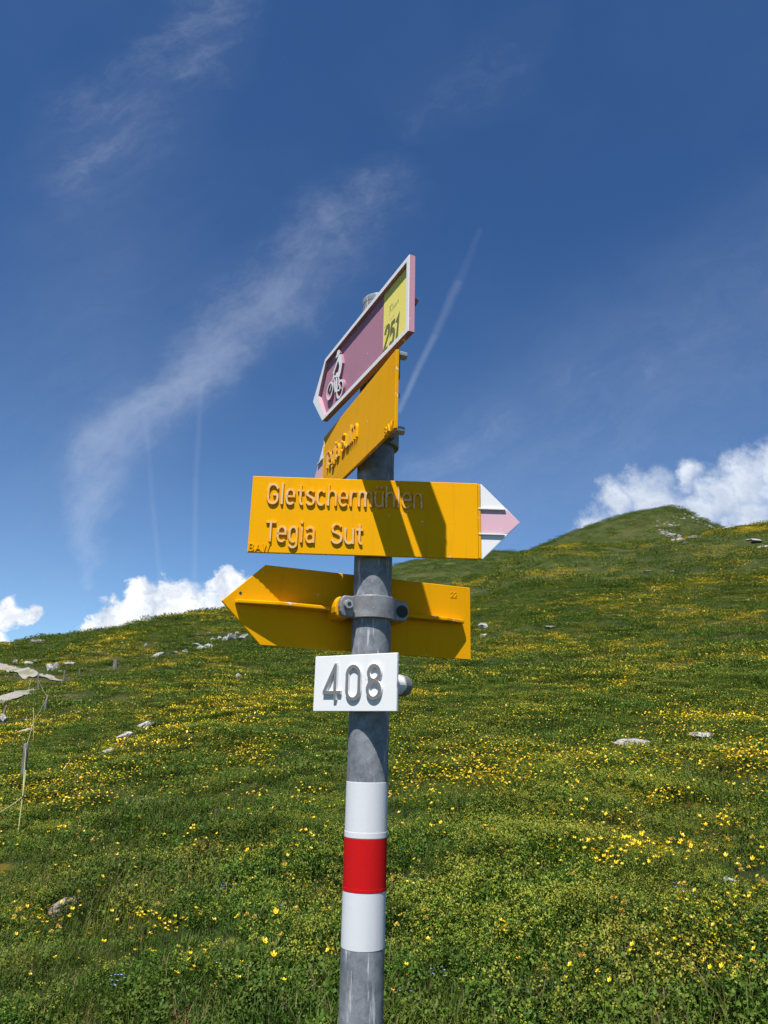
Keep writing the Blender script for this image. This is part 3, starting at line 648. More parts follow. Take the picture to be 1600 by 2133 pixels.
me.loops.add(quads.size+tri.size); me.loops.foreach_set('vertex_index', np.concatenate([quads.ravel(), tri.ravel()]).astype(np.int32))
me.polygons.add(len(quads)+len(tri)); me.polygons.foreach_set('loop_start', np.concatenate([np.arange(len(quads))*4, len(quads)*4+np.arange(len(tri))*3]).astype(np.int32))
me.update(calc_edges=True); me.polygons.foreach_set('use_smooth', np.ones(len(me.polygons), dtype=bool))
def tint(t, pos, c1, c2, c3):
    """patchwork of a meadow: same fields for the ground and for what grows on it"""
    big = t.noise(pos, .09, 4, .6); mid = t.noise(pos, .55, 4, .6)
    col = t.mix(t.map(big, .38, .62), c1, c2)
    col = t.mix(t.math('MULTIPLY', t.map(mid, .48, .66), .8), col, c3)
    fine_n = t.noise(pos, 1.9, 4, .65)
    col = t.mix(t.math('MULTIPLY', t.map(fine_n, .50, .36), .75), col, tuple(x*.45 for x in c1))
    col = t.mix(t.math('MULTIPLY', t.map(t.noise(pos, .95, 5, .7), .54, .66), .7), col, (c1[0]*1.25, c1[1]*.72, c1[2]*1.1))   # olive-brown turf
    return t.mix(t.math('MULTIPLY', t.map(t.noise(pos, 4.3, 2, .6), .58, .70), .5), col, tuple(x*1.35 for x in c2))
def ground_fn(t, b, m):
    pos = t.n.new('ShaderNodeNewGeometry').outputs['Position']
    base = tint(t, pos, (.030, .052, .009), (.052, .074, .013), (.076, .080, .018))
    fn_ = t.noise(pos, 9, 6, .7); base = t.mix(t.map(fn_, .35, .7), base, (.018, .028, .008))
    drift = t.math('MULTIPLY', t.map(t.noise(pos, .35, 5, .65), .50, .64), t.map(t.noise(pos, 3.5, 4, .75), .50, .60))
    base = t.mix(t.math('MULTIPLY', drift, .55), base, (.25, .165, .009))
    base = t.mix(t.math('MULTIPLY', t.map(t.noise(pos, .05, 5, .65), .54, .66), .55), base, (.070, .064, .02))
    t.put(b.inputs['Base Color'], base)
    bump(t, b, t.math('ADD', t.noise(pos, 2.2, 6, .7), fn_), .9, .2)
M['ground'] = mat('meadow_ground', (.06, .08, .02), .9, spec=.15, fn=ground_fn)
me.materials.append(M['ground'])
ground = link('ground', me); tag(ground, 'flowering alpine meadow slope rising to rounded green hills', kind='structure')

# ================================================================ growth on the slope
def leafmat(name, c1, c2, c3, trans=.20, rough=.55, var=.45):
    def fn(t, b, m):
        pos = t.n.new('ShaderNodeNewGeometry').outputs['Position']
        oi = t.n.new('ShaderNodeObjectInfo').outputs['Random']
        col = tint(t, pos, c1, c2, c3)
        hv = t.n.new('ShaderNodeHueSaturation'); t.put(hv.inputs['Color'], col)
        t.put(hv.inputs['Hue'], t.map(oi, 0, 1, .5-.025, .5+.02)); t.put(hv.inputs['Value'], t.map(t.noise(pos, 30, 2, .6), .3, .7, 1-var, 1+var))
        t.put(b.inputs['Base Color'], hv.outputs[0])
        tr = t.n.new('ShaderNodeBsdfTranslucent'); t.put(tr.inputs[0], hv.outputs[0])
        mx = t.n.new('ShaderNodeMixShader'); mx.inputs[0].default_value = trans
        t.l.new(b.outputs[0], mx.inputs[1]); t.l.new(tr.outputs[0], mx.inputs[2])
        t.l.new(mx.outputs[0], m.node_tree.nodes['Material Output'].inputs[0])
    return mat(name, c1, rough, spec=.12, fn=fn)
M['grass'] = leafmat('grass_blade', (.041, .084, .010), (.074, .116, .015), (.108, .128, .020))
M['leaf'] = leafmat('broad_leaf', (.044, .092, .009), (.076, .128, .013), (.100, .132, .017))
M['lime'] = leafmat('lime_flower', (.185, .225, .022), (.225, .245, .026), (.225, .225, .026), var=.2)
M['straw'] = leafmat('dry_blade', (.15, .12, .05), (.18, .14, .065), (.16, .13, .06), var=.2)
def petal(name, c, c2):
    def fn(t, b, m):
        oi = t.n.new('ShaderNodeObjectInfo').outputs['Random']; t.put(b.inputs['Base Color'], t.mix(oi, c, c2))
        tr = t.n.new('ShaderNodeBsdfTranslucent'); t.put(tr.inputs[0], t.mix(oi, c, c2))
        mx = t.n.new('ShaderNodeMixShader'); mx.inputs[0].default_value = .25
        t.l.new(b.outputs[0], mx.inputs[1]); t.l.new(tr.outputs[0], mx.inputs[2]); t.l.new(mx.outputs[0], m.node_tree.nodes['Material Output'].inputs[0])
    return mat(name, c, .4, spec=.35, fn=fn)
M['buttercup'] = petal('buttercup_petal', (.64, .41, .004), (.66, .49, .012))
M['vetch'] = petal('vetch_petal', (.58, .34, .04), (.62, .43, .08))
M['blue'] = petal('blue_petal', (.22, .38, .80), (.30, .36, .75))
M['whitep'] = petal('white_petal', (.75, .75, .68), (.72, .70, .55))
prr = random.Random(5)
def blades(mb, n, rad, h0, h1, w, m=0):
    for _ in range(n):
        a = prr.uniform(0, 6.283); q = rad*math.sqrt(prr.random()); x, y = q*math.cos(a), q*math.sin(a)
        hh = prr.uniform(h0, h1); l = prr.uniform(0, 6.283); lean = hh*prr.uniform(.15, .8); ww = w*prr.uniform(.7, 1.3)/2
        px, py = -math.sin(l)*ww, math.cos(l)*ww; lx, ly = math.cos(l)*lean, math.sin(l)*lean
        f_ = prr.uniform(.75, 1.0)
        v = [(x-px, y-py, -.02), (x+px, y+py, -.02), (x+.3*lx+px, y+.3*ly+py, hh*.6), (x+.3*lx-px, y+.3*ly-py, hh*.6), (x+lx, y+ly, hh*f_)]
        mb.add(v, [(0, 1, 2, 3), (3, 2, 4)], m)
def leaf(mb, x, y, z, r, m, k=6, tilt=.6):
    a = prr.uniform(0, 6.283); t1 = prr.gauss(0, tilt*.5); t2 = prr.gauss(0, tilt*.5); v = []
    for i in range(k):
        b_ = a+i*6.283/k; rr = r*prr.uniform(.8, 1.1); p, q = rr*math.cos(b_), rr*math.sin(b_)
        v.append((x+p, y+q, z+p*t1+q*t2+prr.uniform(-.1, .1)*r))
    mb.add(v, [tuple(range(k))], m)
def source(name, mb, mats):
    o = bpy.data.objects.new(name, mesh(name, mb.v, mb.f, mats, mb.m)); return o
def variants(nv, fn, mats, nm):
    c = bpy.data.collections.new(nm)
    for i in range(nv):
        mb = MB(); fn(mb); c.objects.link(source('%s_%d' % (nm, i), mb, mats))
    return c
GM = [M['grass'], M['leaf'], M['lime'], M['straw']]
def spot(rad): a = prr.uniform(0, 6.283); q = rad*math.sqrt(prr.random()); return q*math.cos(a), q*math.sin(a)
def v_near(mb):
    blades(mb, 85, .16, .035, .125, .0036); blades(mb, 4, .15, .08, .17, .0026, 3)
    for _ in range(60): x_, y_ = spot(.16); leaf(mb, x_, y_, prr.uniform(.01, .05), prr.uniform(.004, .009), 1, 5, .9)
def v_leafy(mb):
    for _ in range(13):
        x_, y_ = spot(.15); top = prr.uniform(.04, .13)
        for k in range(16):
            q = prr.random(); leaf(mb, x_+prr.gauss(0, .018), y_+prr.gauss(0, .018), top*(.25+.75*q), prr.uniform(.0032, .0085), 1, 6, 1.1)
    blades(mb, 35, .16, .05, .15, .0034); blades(mb, 2, .15, .10, .18, .0026, 3)
def v_mantle(mb):
    v_leafy(mb)
    for _ in range(12):
        x, y = spot(.15); z = prr.uniform(.09, .155)
        mb.add([(x-.001, y, 0), (x+.001, y, 0), (x, y, z)], [(0, 1, 2)], 0)
        for _ in range(11): leaf(mb, x+prr.gauss(0, .010), y+prr.gauss(0, .010), z+prr.gauss(0, .008), prr.uniform(.0026, .0048), 2, 5, 1.3)
def v_mid(mb):
    blades(mb, 110, .27, .05, .17, .0062)
    for _ in range(80): x_, y_ = spot(.26); leaf(mb, x_, y_, prr.uniform(.02, .12), prr.uniform(.007, .018), 1, 5, 1.0)
def v_midl(mb):
    v_mid(mb)
    for _ in range(55): x_, y_ = spot(.24); leaf(mb, x_, y_, prr.uniform(.09, .16), prr.uniform(.005, .011), 2, 5, 1.1)
def v_far(mb):
    blades(mb, 130, .75, .06, .20, .014)
    for _ in range(120): x_, y_ = spot(.75); leaf(mb, x_, y_, prr.uniform(.02, .16), prr.uniform(.014, .036), 1 if prr.random() < .75 else 2, 5, 1.0)
def v_vfar(mb):
    blades(mb, 130, 1.8, .08, .26, .034)
    for _ in range(130): x_, y_ = spot(1.8); leaf(mb, x_, y_, prr.uniform(.02, .20), prr.uniform(.035, .085), 1 if prr.random() < .85 else 2, 5, .9)
def scatter(name, coll, pts, idx, scale, label, rot=None):
    """one object of points; geometry nodes set a plant of the collection on each"""
    me = bpy.data.meshes.new(name); me.vertices.add(len(pts)); me.vertices.foreach_set('co', np.asarray(pts, float).ravel()); me.update()
    for nm, tp, val in (('pick', 'INT', idx), ('size', 'FLOAT', scale), ('turn', 'FLOAT', rng.uniform(0, 6.283, len(pts)))):
        a = me.attributes.new(nm, tp, 'POINT'); a.data.foreach_set('value', np.asarray(val, dtype=np.int32 if tp == 'INT' else np.float32))
    o = link(name, me); tag(o, label, kind='stuff')
    ng = bpy.data.node_groups.new(name, 'GeometryNodeTree')
    ng.interface.new_socket('Geometry', in_out='INPUT', socket_type='NodeSocketGeometry'); ng.interface.new_socket('Geometry', in_out='OUTPUT', socket_type='NodeSocketGeometry')
    N = ng.nodes; L = ng.links
    gi = N.new('NodeGroupInput'); go = N.new('NodeGroupOutput'); ip = N.new('GeometryNodeInstanceOnPoints'); ci = N.new('GeometryNodeCollectionInfo')
    ci.inputs[0].default_value = coll; ci.inputs[1].default_value = True; ci.inputs[2].default_value = True
    def attr(nm, tp):
        a = N.new('GeometryNodeInputNamedAttribute'); a.data_type = tp; a.inputs[0].default_value = nm; return a.outputs[0]
    cx = N.new('ShaderNodeCombineXYZ'); L.new(attr('turn', 'FLOAT'), cx.inputs[2])
    L.new(gi.outputs[0], ip.inputs['Points']); L.new(ci.outputs[0], ip.inputs['Instance']); ip.inputs['Pick Instance'].default_value = True
    L.new(attr('pick', 'INT'), ip.inputs['Instance Index']); L.new(cx.outputs[0], ip.inputs['Rotation'])
    L.new(attr('size', 'FLOAT'), ip.inputs['Scale']); L.new(ip.outputs[0], go.inputs[0])
    md = o.modifiers.new('scatter', 'NODES'); md.node_group = ng
    return o
def ring(r0, r1, dens, az0=-33, az1=36):
    A_ = .5*R_(az1-az0)*(r1*r1-r0*r0); n_ = int(A_*dens)
    r = np.sqrt(rng.uniform(r0*r0, r1*r1, n_)); a = np.radians(rng.uniform(az0, az1, n_))
    return CAMP[0]+r*np.sin(a), CAMP[1]+r*np.cos(a)
# track ribbons (centre lines on the ground), kept free of plants
TR = [(polyline([(-90, 1372), (0, 1388), (45, 1397), (90, 1409), (130, 1420)], 60), .5), (polyline([(-90, 1492), (0, 1458), (35, 1449), (70, 1442), (92, 1437)], 60), 1.0)]
def offtrack(x, y, mul=1.0):
    ok = np.ones(len(x), bool)
    for (tx, ty), hw in TR:
        d = np.min(np.hypot(x[:, None]-tx[None], y[:, None]-ty[None]), axis=1) if len(x) else np.zeros(0); ok &= d > hw+.7*mul
    return ok
BARE = [(1170, 1830, .18), (1100, 2050, .22), (1150, 2062, .12), (640, 2070, .25), (1325, 1560, .45), (1450, 1540, .3)]
bx, by, bz, br_ = ground_hit([p[0] for p in BARE], [p[1] for p in BARE])
ROCKS = [
 (1327, 1557, 75, 26, 'large flat pale rock half sunk in grass at mid right, left of the smaller one', 'rock', .12), (1455, 1536, 46, 17, 'flat pale rock with yellow flowers in front, right of the large flat one', 'rock', .06),
 (1525, 1837, 24, 17, 'small white stone in a dark hollow near the right edge', 'rock', 0), (1157, 2062, 15, 12, 'tiny white stone beside bare brown soil near the bottom edge', 'rock', 0),
 (130, 1891, 52, 24, 'pinkish brown flat stone in the near grass at lower left', 'rock_brown', -.25), (304, 1668, 28, 10, 'low brown stone above the near grass on the left', 'rock_brown', -.1), (454, 1690, 14, 9, 'tiny brown stone among grass between left meadow and pole', 'rock_brown', 0), (590, 1888, 24, 9, 'thin brown stone nearly hidden in grass left of the pole', 'rock_brown', 0),
 (227, 1567, 30, 11, 'grey slanting stone below the long pale slab on the left', 'rock', -.2), (227, 1636, 13, 8, 'small grey stone at the end of the dense yellow flower drift', 'rock', 0),
 (260, 1538, 36, 18, 'pale slanting slab at the lower end of the long rock line on the left', 'rock', -.45), (304, 1515, 38, 13, 'long thin pale slab, upper end of the slanting rock line on the left', 'rock', -.4),
 (49, 1524, 28, 10, 'pale grey slab beside the yellow plastic fence pole', 'rock', -.25), (50, 1500, 14, 5, 'thin white stone just above the slab by the fence', 'rock', 0), (164, 1488, 22, 12, 'white angular stone with a dark notch on the left slope', 'rock', -.2), (163, 1463, 20, 7, 'flat pale stone above the notched white one', 'rock', -.12), (185, 1498, 6, 6, 'tiny round white stone right of the notched one', 'rock', 0), (286, 1465, 14, 7, 'dull grey stone between the left slope and the sign', 'rock_brown', 0),
 (474, 1409, 16, 7, 'flat pale stone left of its upright twin beneath the yellow arrow', 'rock', -.1), (496, 1414, 12, 15, 'upright pale stone right of its flat twin beneath the yellow arrow', 'rock', 0), (8, 1501, 12, 16, 'grey pointed stone at the left edge by the fence', 'rock', -.5),
 (327, 1365, 27, 10, 'pale slanting slab left of the outcrop behind the yellow arrow', 'rock', -.35), (361, 1361, 15, 7, 'pale stone right of the slanting slab on the upper left slope', 'rock', -.2), (386, 1357, 11, 6, 'small pale stone nearest the outcrop on its left', 'rock', -.2), (305, 1346, 8, 7, 'lone small white stone on the upper left slope', 'rock', 0), (255, 1350, 12, 4, 'thin pale stone below the left skyline', 'rock', -.2), (245, 1359, 9, 4, 'narrow pale stone under the thin one below the left skyline', 'rock', -.3),
 (200, 1362, 9, 6, 'leftmost stone of a small pale row above the track', 'rock', 0), (208, 1360, 8, 7, 'second stone of the small pale row above the track', 'rock', 0), (216, 1360, 7, 5, 'third stone of the small pale row above the track', 'rock', 0), (225, 1364, 8, 4, 'rightmost stone of the small pale row above the track', 'rock', 0),
 (408, 1343, 17, 8, 'left block of the outcrop behind the yellow arrow', 'rock', -.1), (432, 1349, 20, 10, 'low broad block at the foot of the outcrop', 'rock', -.3), (418, 1350, 13, 8, 'small block between the left and low blocks of the outcrop', 'rock', -.3), (444, 1335, 10, 10, 'square small block in the middle of the outcrop', 'rock', -.2), (458, 1330, 9, 8, 'little block left of the tall slabs of the outcrop', 'rock', 0), (468, 1333, 11, 15, 'narrow tall slab of the outcrop', 'rock', .2), (484, 1330, 20, 16, 'largest tilted slab of the outcrop behind the yellow arrow', 'rock', -.3), (500, 1331, 17, 9, 'low slab right of the largest outcrop slab', 'rock', -.3), (513, 1325, 12, 8, 'last block of the outcrop touching the yellow arrow', 'rock', -.2), (411, 1323, 17, 4, 'thin pale ledge above the outcrop', 'rock', 0), (435, 1321, 7, 6, 'tiny stone right of the thin ledge above the outcrop', 'rock', 0), (478, 1311, 6, 5, 'highest tiny stone above the outcrop', 'rock', 0), (494, 1319, 8, 6, 'small stone above the largest outcrop slab', 'rock', 0),
 (147, 1383, 20, 7, 'flat pale stone right of the track bank', 'rock', 0), (31, 1381, 9, 8, 'small white stone left above the gravel track', 'rock', 0), (58, 1383, 14, 10, 'pale boulder on the bank above the gravel track', 'rock', 0), (70, 1381, 13, 9, 'dark stone beside the pale boulder on the track bank', 'rock_dark', 0), (104, 1392, 14, 16, 'broken pale rock face in the track bank', 'rock', .3), (115, 1390, 12, 15, 'right half of the broken rock face in the track bank', 'rock', .3), (127, 1400, 9, 8, 'small pale stone at the foot of the track bank', 'rock', 0),
 (66, 1338, 14, 9, 'dark crag on the left skyline, its left end', 'rock_dark', 0), (82, 1338, 26, 8, 'dark low crag on the left skyline, its right end', 'rock_dark', -.1),
 (1005, 1305, 20, 14, 'pale rock right of the yellow sign back on the slope', 'rock', 0), (1006, 1326, 13, 8, 'small pale stone just under the rock right of the yellow sign back', 'rock', 0), (1147, 1307, 19, 6, 'flat pale stone alone on the middle right slope', 'rock', 0), (1348, 1190, 15, 4, 'thin white stone high on the right slope', 'rock', 0), (1400, 1191, 17, 4, 'second thin white stone high on the right slope, to the right', 'rock', 0), (1427, 1171, 8, 4, 'tiny pale stone high on the right slope above the thin ones', 'rock', 0), (1590, 1141, 20, 6, 'white stone on the upper slope at the right edge', 'rock', 0), (1578, 1128, 20, 6, 'pale ledge above the white stone at the right edge', 'rock', .1), (1560, 1125, 10, 4, 'small pale stone left of the ledge at the right edge', 'rock', 0), (1520, 1102, 30, 5, 'bright pale ledge in the saddle beneath the peak', 'rock', -.05)]
RH = ground_hit([q[0] for q in ROCKS], [q[1]+q[3]*.25 for q in ROCKS])
RW = np.array([q[2] for q in ROCKS])*RH[3]/FPX/2
def plant(name, colls, r0, r1, dens, smin, smax, label, weights):
    x, y = ring(r0, r1, dens)
    keep = np.hypot(x, y) > .05
    if r1 > 30: keep &= offtrack(x, y)
    for q in range(len(BARE)): keep &= (np.hypot(x-bx[q], y-by[q]) > BARE[q][2]) | (rng.random(len(x)) < .25)
    gk = 1.7 if r1 < 40 else .55; keep &= rng.random(len(x)) < np.clip(.72+2.0*fbm(x*gk, y*gk, 3, 150), .38, 1)
    rad = {'near_grass': .10, 'middle_grass': .16, 'far_grass': .35}.get(name, .5)
    for q in range(len(ROCKS)):
        if RH[3][q] > r0*.8: keep &= np.hypot(x-RH[0][q], y-RH[1][q]) > RW[q]*.75+rad*.7
    x, y = x[keep], y[keep]; z = height(x, y)
    f = fbm(x*.45, y*.45, 3, 40)+rng.normal(0, .34, len(x))
    cuts = weights; idx = np.searchsorted(cuts, f)
    k = len(colls.objects)//(len(cuts)+1)
    idx = idx*k+rng.integers(0, k, len(x))
    return scatter(name, colls, np.stack([x, y, z], -1), idx, rng.uniform(smin, smax, len(x))*(1+.75*fbm(x*.7, y*.7, 3, 140)), label)
def multi(nm, fns, nv):
    c = bpy.data.collections.new(nm); q = 0
    for fn in fns:
        for i in range(nv):
            mb = MB(); fn(mb); c.objects.link(source('%s_%02d' % (nm, q), mb, GM)); q += 1
    return c
C_near = multi('near_growth', [v_near, v_leafy, v_mantle], 4)
C_mid = multi('mid_growth', [v_mid, v_midl], 4)
C_far = multi('far_growth', [v_far], 5)
C_vfar = multi('distant_growth', [v_vfar], 5)
plant('near_grass', C_near, 2.2, 13, 105, .75, 1.25, 'mixed grass, broad leaves and lime flower heads on the near slope', [-.22, .34])
plant('peak_grass', C_vfar, 250, 400, .16, .9, 1.7, 'short grass on the far hill tops', [])
plant('middle_grass', C_mid, 12, 34, 32, .75, 1.2, 'grass and leaves on the middle of the slope', [.10])
plant('far_grass', C_far, 32, 95, 4.4, .7, 1.2, 'grass on the far slope', [])
plant('distant_grass', C_vfar, 90, 260, .42, .6, 1.1, 'grass on the distant hill crests', [])
# ---- flowers
def petals(mb, x, y, z, r, m=0, k=5, cup=.45, tilt=(0, 0)):
    for i in range(k):
        a = i*6.283/k+prr.uniform(-.1, .1); ca, sa = math.cos(a), math.sin(a)
        def P(q, s, u): return (x+ca*q-sa*s, y+sa*q+ca*s, z+u+tilt[0]*(ca*q-sa*s)+tilt[1]*(sa*q+ca*s))
        mb.add([P(0, 0, 0), P(r*.6, -r*.42, cup*r*.35), P(r, -r*.22, cup*r), P(r, r*.22, cup*r), P(r*.6, r*.42, cup*r*.35)], [(0, 1, 2, 3, 4)], m)
def stem(mb, x, y, z, m=1, w=.0014): mb.add([(x-w, y, -.02), (x+w, y, -.02), (x+w*.6, y, z), (x-w*.6, y, z), (x, y-w, -.02), (x, y+w, -.02), (x, y+w*.6, z), (x, y-w*.6, z)], [(0, 1, 2, 3), (4, 5, 6, 7)], m)
def f_butter(mb):
    z = prr.uniform(.13, .20); stem(mb, 0, 0, z); petals(mb, 0, 0, z, .0102, 0, 5, .65, (prr.gauss(0, .25), prr.gauss(0, .25)))
    mb.add([(.003*math.cos(i*1.047), .003*math.sin(i*1.047), z+.004) for i in range(6)], [(0, 1, 2, 3, 4, 5)], 0)
def f_vetch(mb):
    z = prr.uniform(.13, .20); stem(mb, 0, 0, z)
    for i in range(26):
        a = prr.uniform(0, 6.283); e = prr.uniform(-.2, 1.3); r = .016; d = (math.cos(a)*math.cos(e), math.sin(a)*math.cos(e), math.sin(e)); s = (-math.sin(a)*.0028, math.cos(a)*.0028, 0)
        p0 = [d[k]*.004 for k in range(3)]; p1 = [d[k]*r*prr.uniform(.8, 1.3) for k in range(3)]
        mb.add([(p0[0], p0[1], z+p0[2]), (p1[0]*.8+s[0], p1[1]*.8+s[1], z+p1[2]*.8), (p1[0], p1[1], z+p1[2]+.002), (p1[0]*.8-s[0], p1[1]*.8-s[1], z+p1[2]*.8)], [(0, 1, 2, 3)], 0)
    for i in range(5): leaf(mb, prr.gauss(0, .01), prr.gauss(0, .01), z-.012, .009, 1, 5, .5)
def f_small(mb):
    for _ in range(4):
        x, y, z = prr.gauss(0, .018), prr.gauss(0, .018), prr.uniform(.07, .12); stem(mb, x, y, z); petals(mb, x, y, z, .0065, 0, 5, .1)
def f_patch(mb, rad, n_, r):
    for _ in range(n_):
        a = prr.uniform(0, 6.283); q = rad*math.sqrt(prr.random()); leaf(mb, q*math.cos(a), q*math.sin(a), prr.uniform(.10, .19), r*prr.uniform(.7, 1.2), 0, 5, 1.0)
MBC = [M['buttercup'], M['grass']]; MVE = [M['vetch'], M['grass']]
C_but = variants(5, f_butter, MBC, 'buttercup_source'); C_vet = variants(4, f_vetch, MVE, 'vetch_source')
C_blu = variants(3, f_small, [M['blue'], M['grass']], 'blue_source'); C_whi = variants(2, f_small, [M['whitep'], M['grass']], 'white_source')
C_pat = variants(5, lambda mb: f_patch(mb, .35, 22, .017), MBC, 'patch_source'); C_pat2 = variants(5, lambda mb: f_patch(mb, .9, 34, .038), MBC, 'drift_source')
def pixel_cloud(blobs, mul=1.0):
    u, v = [], []
    for (cx, cy, sx, sy, n_) in blobs: k = int(round(n_*mul)); u += list(rng.normal(cx, sx, k)); v += list(rng.normal(cy, sy, k))
    u, v = np.array(u), np.array(v); ok = (u > -60) & (u < 1660) & (v < 2230) & (v > 1180)
    x, y, z, r = ground_hit(u[ok], v[ok]); g = ~np.isnan(r); return x[g], y[g], z[g], r[g]
NEARN = 2.0
bb = [(310, 1962, 22, 10, 9), (345, 1993, 26, 8, 12), (300, 2040, 15, 10, 3), (80, 1965, 45, 14, 6), (400, 2070, 30, 12, 3), (360, 2098, 10, 5, 1), (500, 2120, 40, 10, 2), (560, 1820, 60, 12, 10), (400, 1790, 50, 10, 8), (100, 1780, 60, 12, 14), (640, 1700, 40, 20, 12), (520, 1700, 30, 10, 6),
      (1130, 1740, 25, 12, 7), (1210, 1750, 35, 14, 10), (1300, 1770, 30, 10, 6), (1380, 1710, 50, 10, 40), (1270, 1830, 70, 16, 40), (1400, 1835, 50, 12, 30), (1500, 1775, 30, 8, 16), (1550, 1890, 40, 20, 14), (1560, 1950, 45, 20, 22), (1420, 1950, 40, 14, 12), (1480, 1990, 40, 20, 12),
      (1400, 2040, 40, 25, 16), (1520, 2040, 50, 25, 14), (1500, 2100, 60, 20, 10), (1050, 2005, 20, 12, 4), (1080, 2000, 20, 10, 3), (950, 1940, 14, 8, 2), (1060, 1985, 12, 5, 2), (1230, 1870, 60, 20, 8), (880, 1900, 40, 30, 3), (1170, 2120, 60, 14, 4), (820, 2100, 20, 15, 2), (1480, 1700, 90, 25, 30), (1580, 1660, 40, 20, 30)]
x, y, z, r = pixel_cloud(bb, NEARN)
order = np.argsort(r); nb = min(290, len(x)); near_i, rest = order[:nb], order[nb:]
srcs = list(C_but.objects)
for q in near_i:                               # the largest ones stand as flowers of their own
    o = bpy.data.objects.new('buttercup', srcs[int(rng.integers(0, 5))].data); sc.collection.objects.link(o)
    s_ = float(rng.uniform(.85, 1.2)); o.location = (x[q], y[q], z[q]); o.rotation_euler = (0, 0, float(rng.normal(0, .5))); o.scale = (s_, s_, s_)
    tag(o, 'small glossy yellow buttercup blooming in the near meadow grass', 'flower', 'nearest buttercups in the meadow')
vb = [(35, 1960, 20, 12, 4), (80, 1958, 20, 8, 4), (105, 1985, 12, 10, 2), (120, 1945, 10, 5, 1), (145, 1920, 8, 8, 2), (180, 1780, 40, 10, 6), (320, 1930, 8, 6, 1), (690, 1945, 8, 6, 2), (520, 1985, 10, 6, 2), (590, 2010, 8, 6, 1), (1310, 1975, 10, 8, 2), (1335, 1970, 12, 8, 2), (1405, 2000, 5, 8, 1), (1570, 2095, 14, 8, 2), (900, 1980, 12, 8, 2), (830, 2000, 6, 5, 1), (1540, 1880, 20, 10, 3), (1450, 1810, 40, 10, 5), (1320, 1770, 12, 8, 2), (880, 1690, 60, 20, 8), (1040, 1820, 10, 6, 1), (1580, 1820, 20, 10, 3), (1530, 1820, 8, 5, 1), (480, 1870, 60, 30, 3), (1180, 2100, 60, 14, 2), (260, 1750, 60, 10, 5)]
xv, yv, zv, rv = pixel_cloud(vb); vs = list(C_vet.objects)
for q in range(len(xv)):
    o = bpy.data.objects.new('kidney_vetch', vs[int(rng.integers(0, 4))].data); sc.collection.objects.link(o)
    s_ = float(rng.uniform(.85, 1.25)); o.location = (xv[q], yv[q], zv[q]); o.rotation_euler = (0, 0, float(rng.uniform(0, 6))); o.scale = (s_, s_, s_)
    tag(o, 'shaggy pale orange-yellow vetch flower head in the near meadow', 'flower', 'nearest vetch heads in the meadow')
mbb = [(520, 1590, 28, 14, 160), (535, 1560, 30, 8, 50), (200, 1640, 45, 10, 130), (110, 1660, 55, 14, 170), (60, 1690, 45, 18, 90), (160, 1700, 50, 12, 80), (20, 1640, 25, 10, 30), (280, 1610, 60, 12, 60), (430, 1640, 90, 20, 40), (620, 1560, 50, 15, 30),
       (1040, 1600, 70, 18, 260), (960, 1640, 70, 20, 200), (1030, 1655, 50, 12, 120), (870, 1580, 50, 25, 120), (840, 1490, 25, 30, 130), (900, 1520, 60, 20, 130), (1080, 1490, 70, 16, 200), (1150, 1500, 80, 20, 150), (1000, 1540, 80, 20, 110), (1190, 1600, 60, 20, 130),
       (1480, 1480, 90, 18, 200), (1440, 1545, 50, 10, 120), (1570, 1600, 40, 22, 220), (1480, 1600, 70, 20, 120), (1330, 1610, 70, 14, 120), (1290, 1560, 50, 20, 60), (1550, 1520, 60, 20, 90), (1400, 1510, 90, 18, 100), (1250, 1650, 90, 20, 60), (850, 1640, 30, 20, 60), (850, 1690, 40, 14, 40),
       (300, 1500, 60, 16, 60), (90, 1500, 40, 8, 60), (270, 1490, 40, 8, 50), (380, 1530, 60, 14, 50), (360, 1545, 40, 12, 60)]
xm, ym, zm, rm = pixel_cloud(mbb, 1.6)
xa = np.concatenate([x[rest], xm]); ya = np.concatenate([y[rest], ym]); za = np.concatenate([z[rest], zm])
x2, y2 = ring(4, 28, 24); f = fbm(x2*.5, y2*.5, 4, 60)+.012*(np.hypot(x2, y2)-16); k = rng.random(len(x2)) < np.clip((f+.06)*1.3, 0, 1); x2, y2 = x2[k], y2[k]
xa = np.concatenate([xa, x2]); ya = np.concatenate([ya, y2]); za = np.concatenate([za, height(x2, y2)])
scatter('buttercup_drift', C_but, np.stack([xa, ya, za], -1), rng.integers(0, 5, len(xa)), rng.uniform(1.0, 1.7, len(xa)), 'drifts of yellow buttercups over the middle of the meadow')
xv2, yv2 = ring(5, 26, 4); f = fbm(xv2*.4, yv2*.4, 4, 80); k = rng.random(len(xv2)) < np.clip((f-.02)*1.6, 0, 1); xv2, yv2 = xv2[k], yv2[k]
scatter('vetch_drift', C_vet, np.stack([xv2, yv2, height(xv2, yv2)], -1), rng.integers(0, 4, len(xv2)), rng.uniform(.9, 1.3, len(xv2)), 'scattered pale orange vetch over the meadow')
x3, y3 = ring(18, 75, 7.0); f = fbm(x3*.22, y3*.22, 4, 90); k = rng.random(len(x3)) < np.clip((f+.04)*2.2, 0, 1); k &= offtrack(x3, y3); x3, y3 = x3[k], y3[k]
scatter('far_flower_drift', C_pat, np.stack([x3, y3, height(x3, y3)], -1), rng.integers(0, 5, len(x3)), rng.uniform(.8, 1.3, len(x3)), 'yellow flower patches higher on the slope')
x4, y4 = ring(65, 190, 2.0); f = fbm(x4*.12, y4*.12, 4, 95); k = rng.random(len(x4)) < np.clip((f+.05)*1.8, 0, 1); k &= np.hypot(x4, y4-CAMP[1]) < np.interp(np.arctan2(x4, y4-CAMP[1]), azA, rA)+2; x4, y4 = x4[k], y4[k]
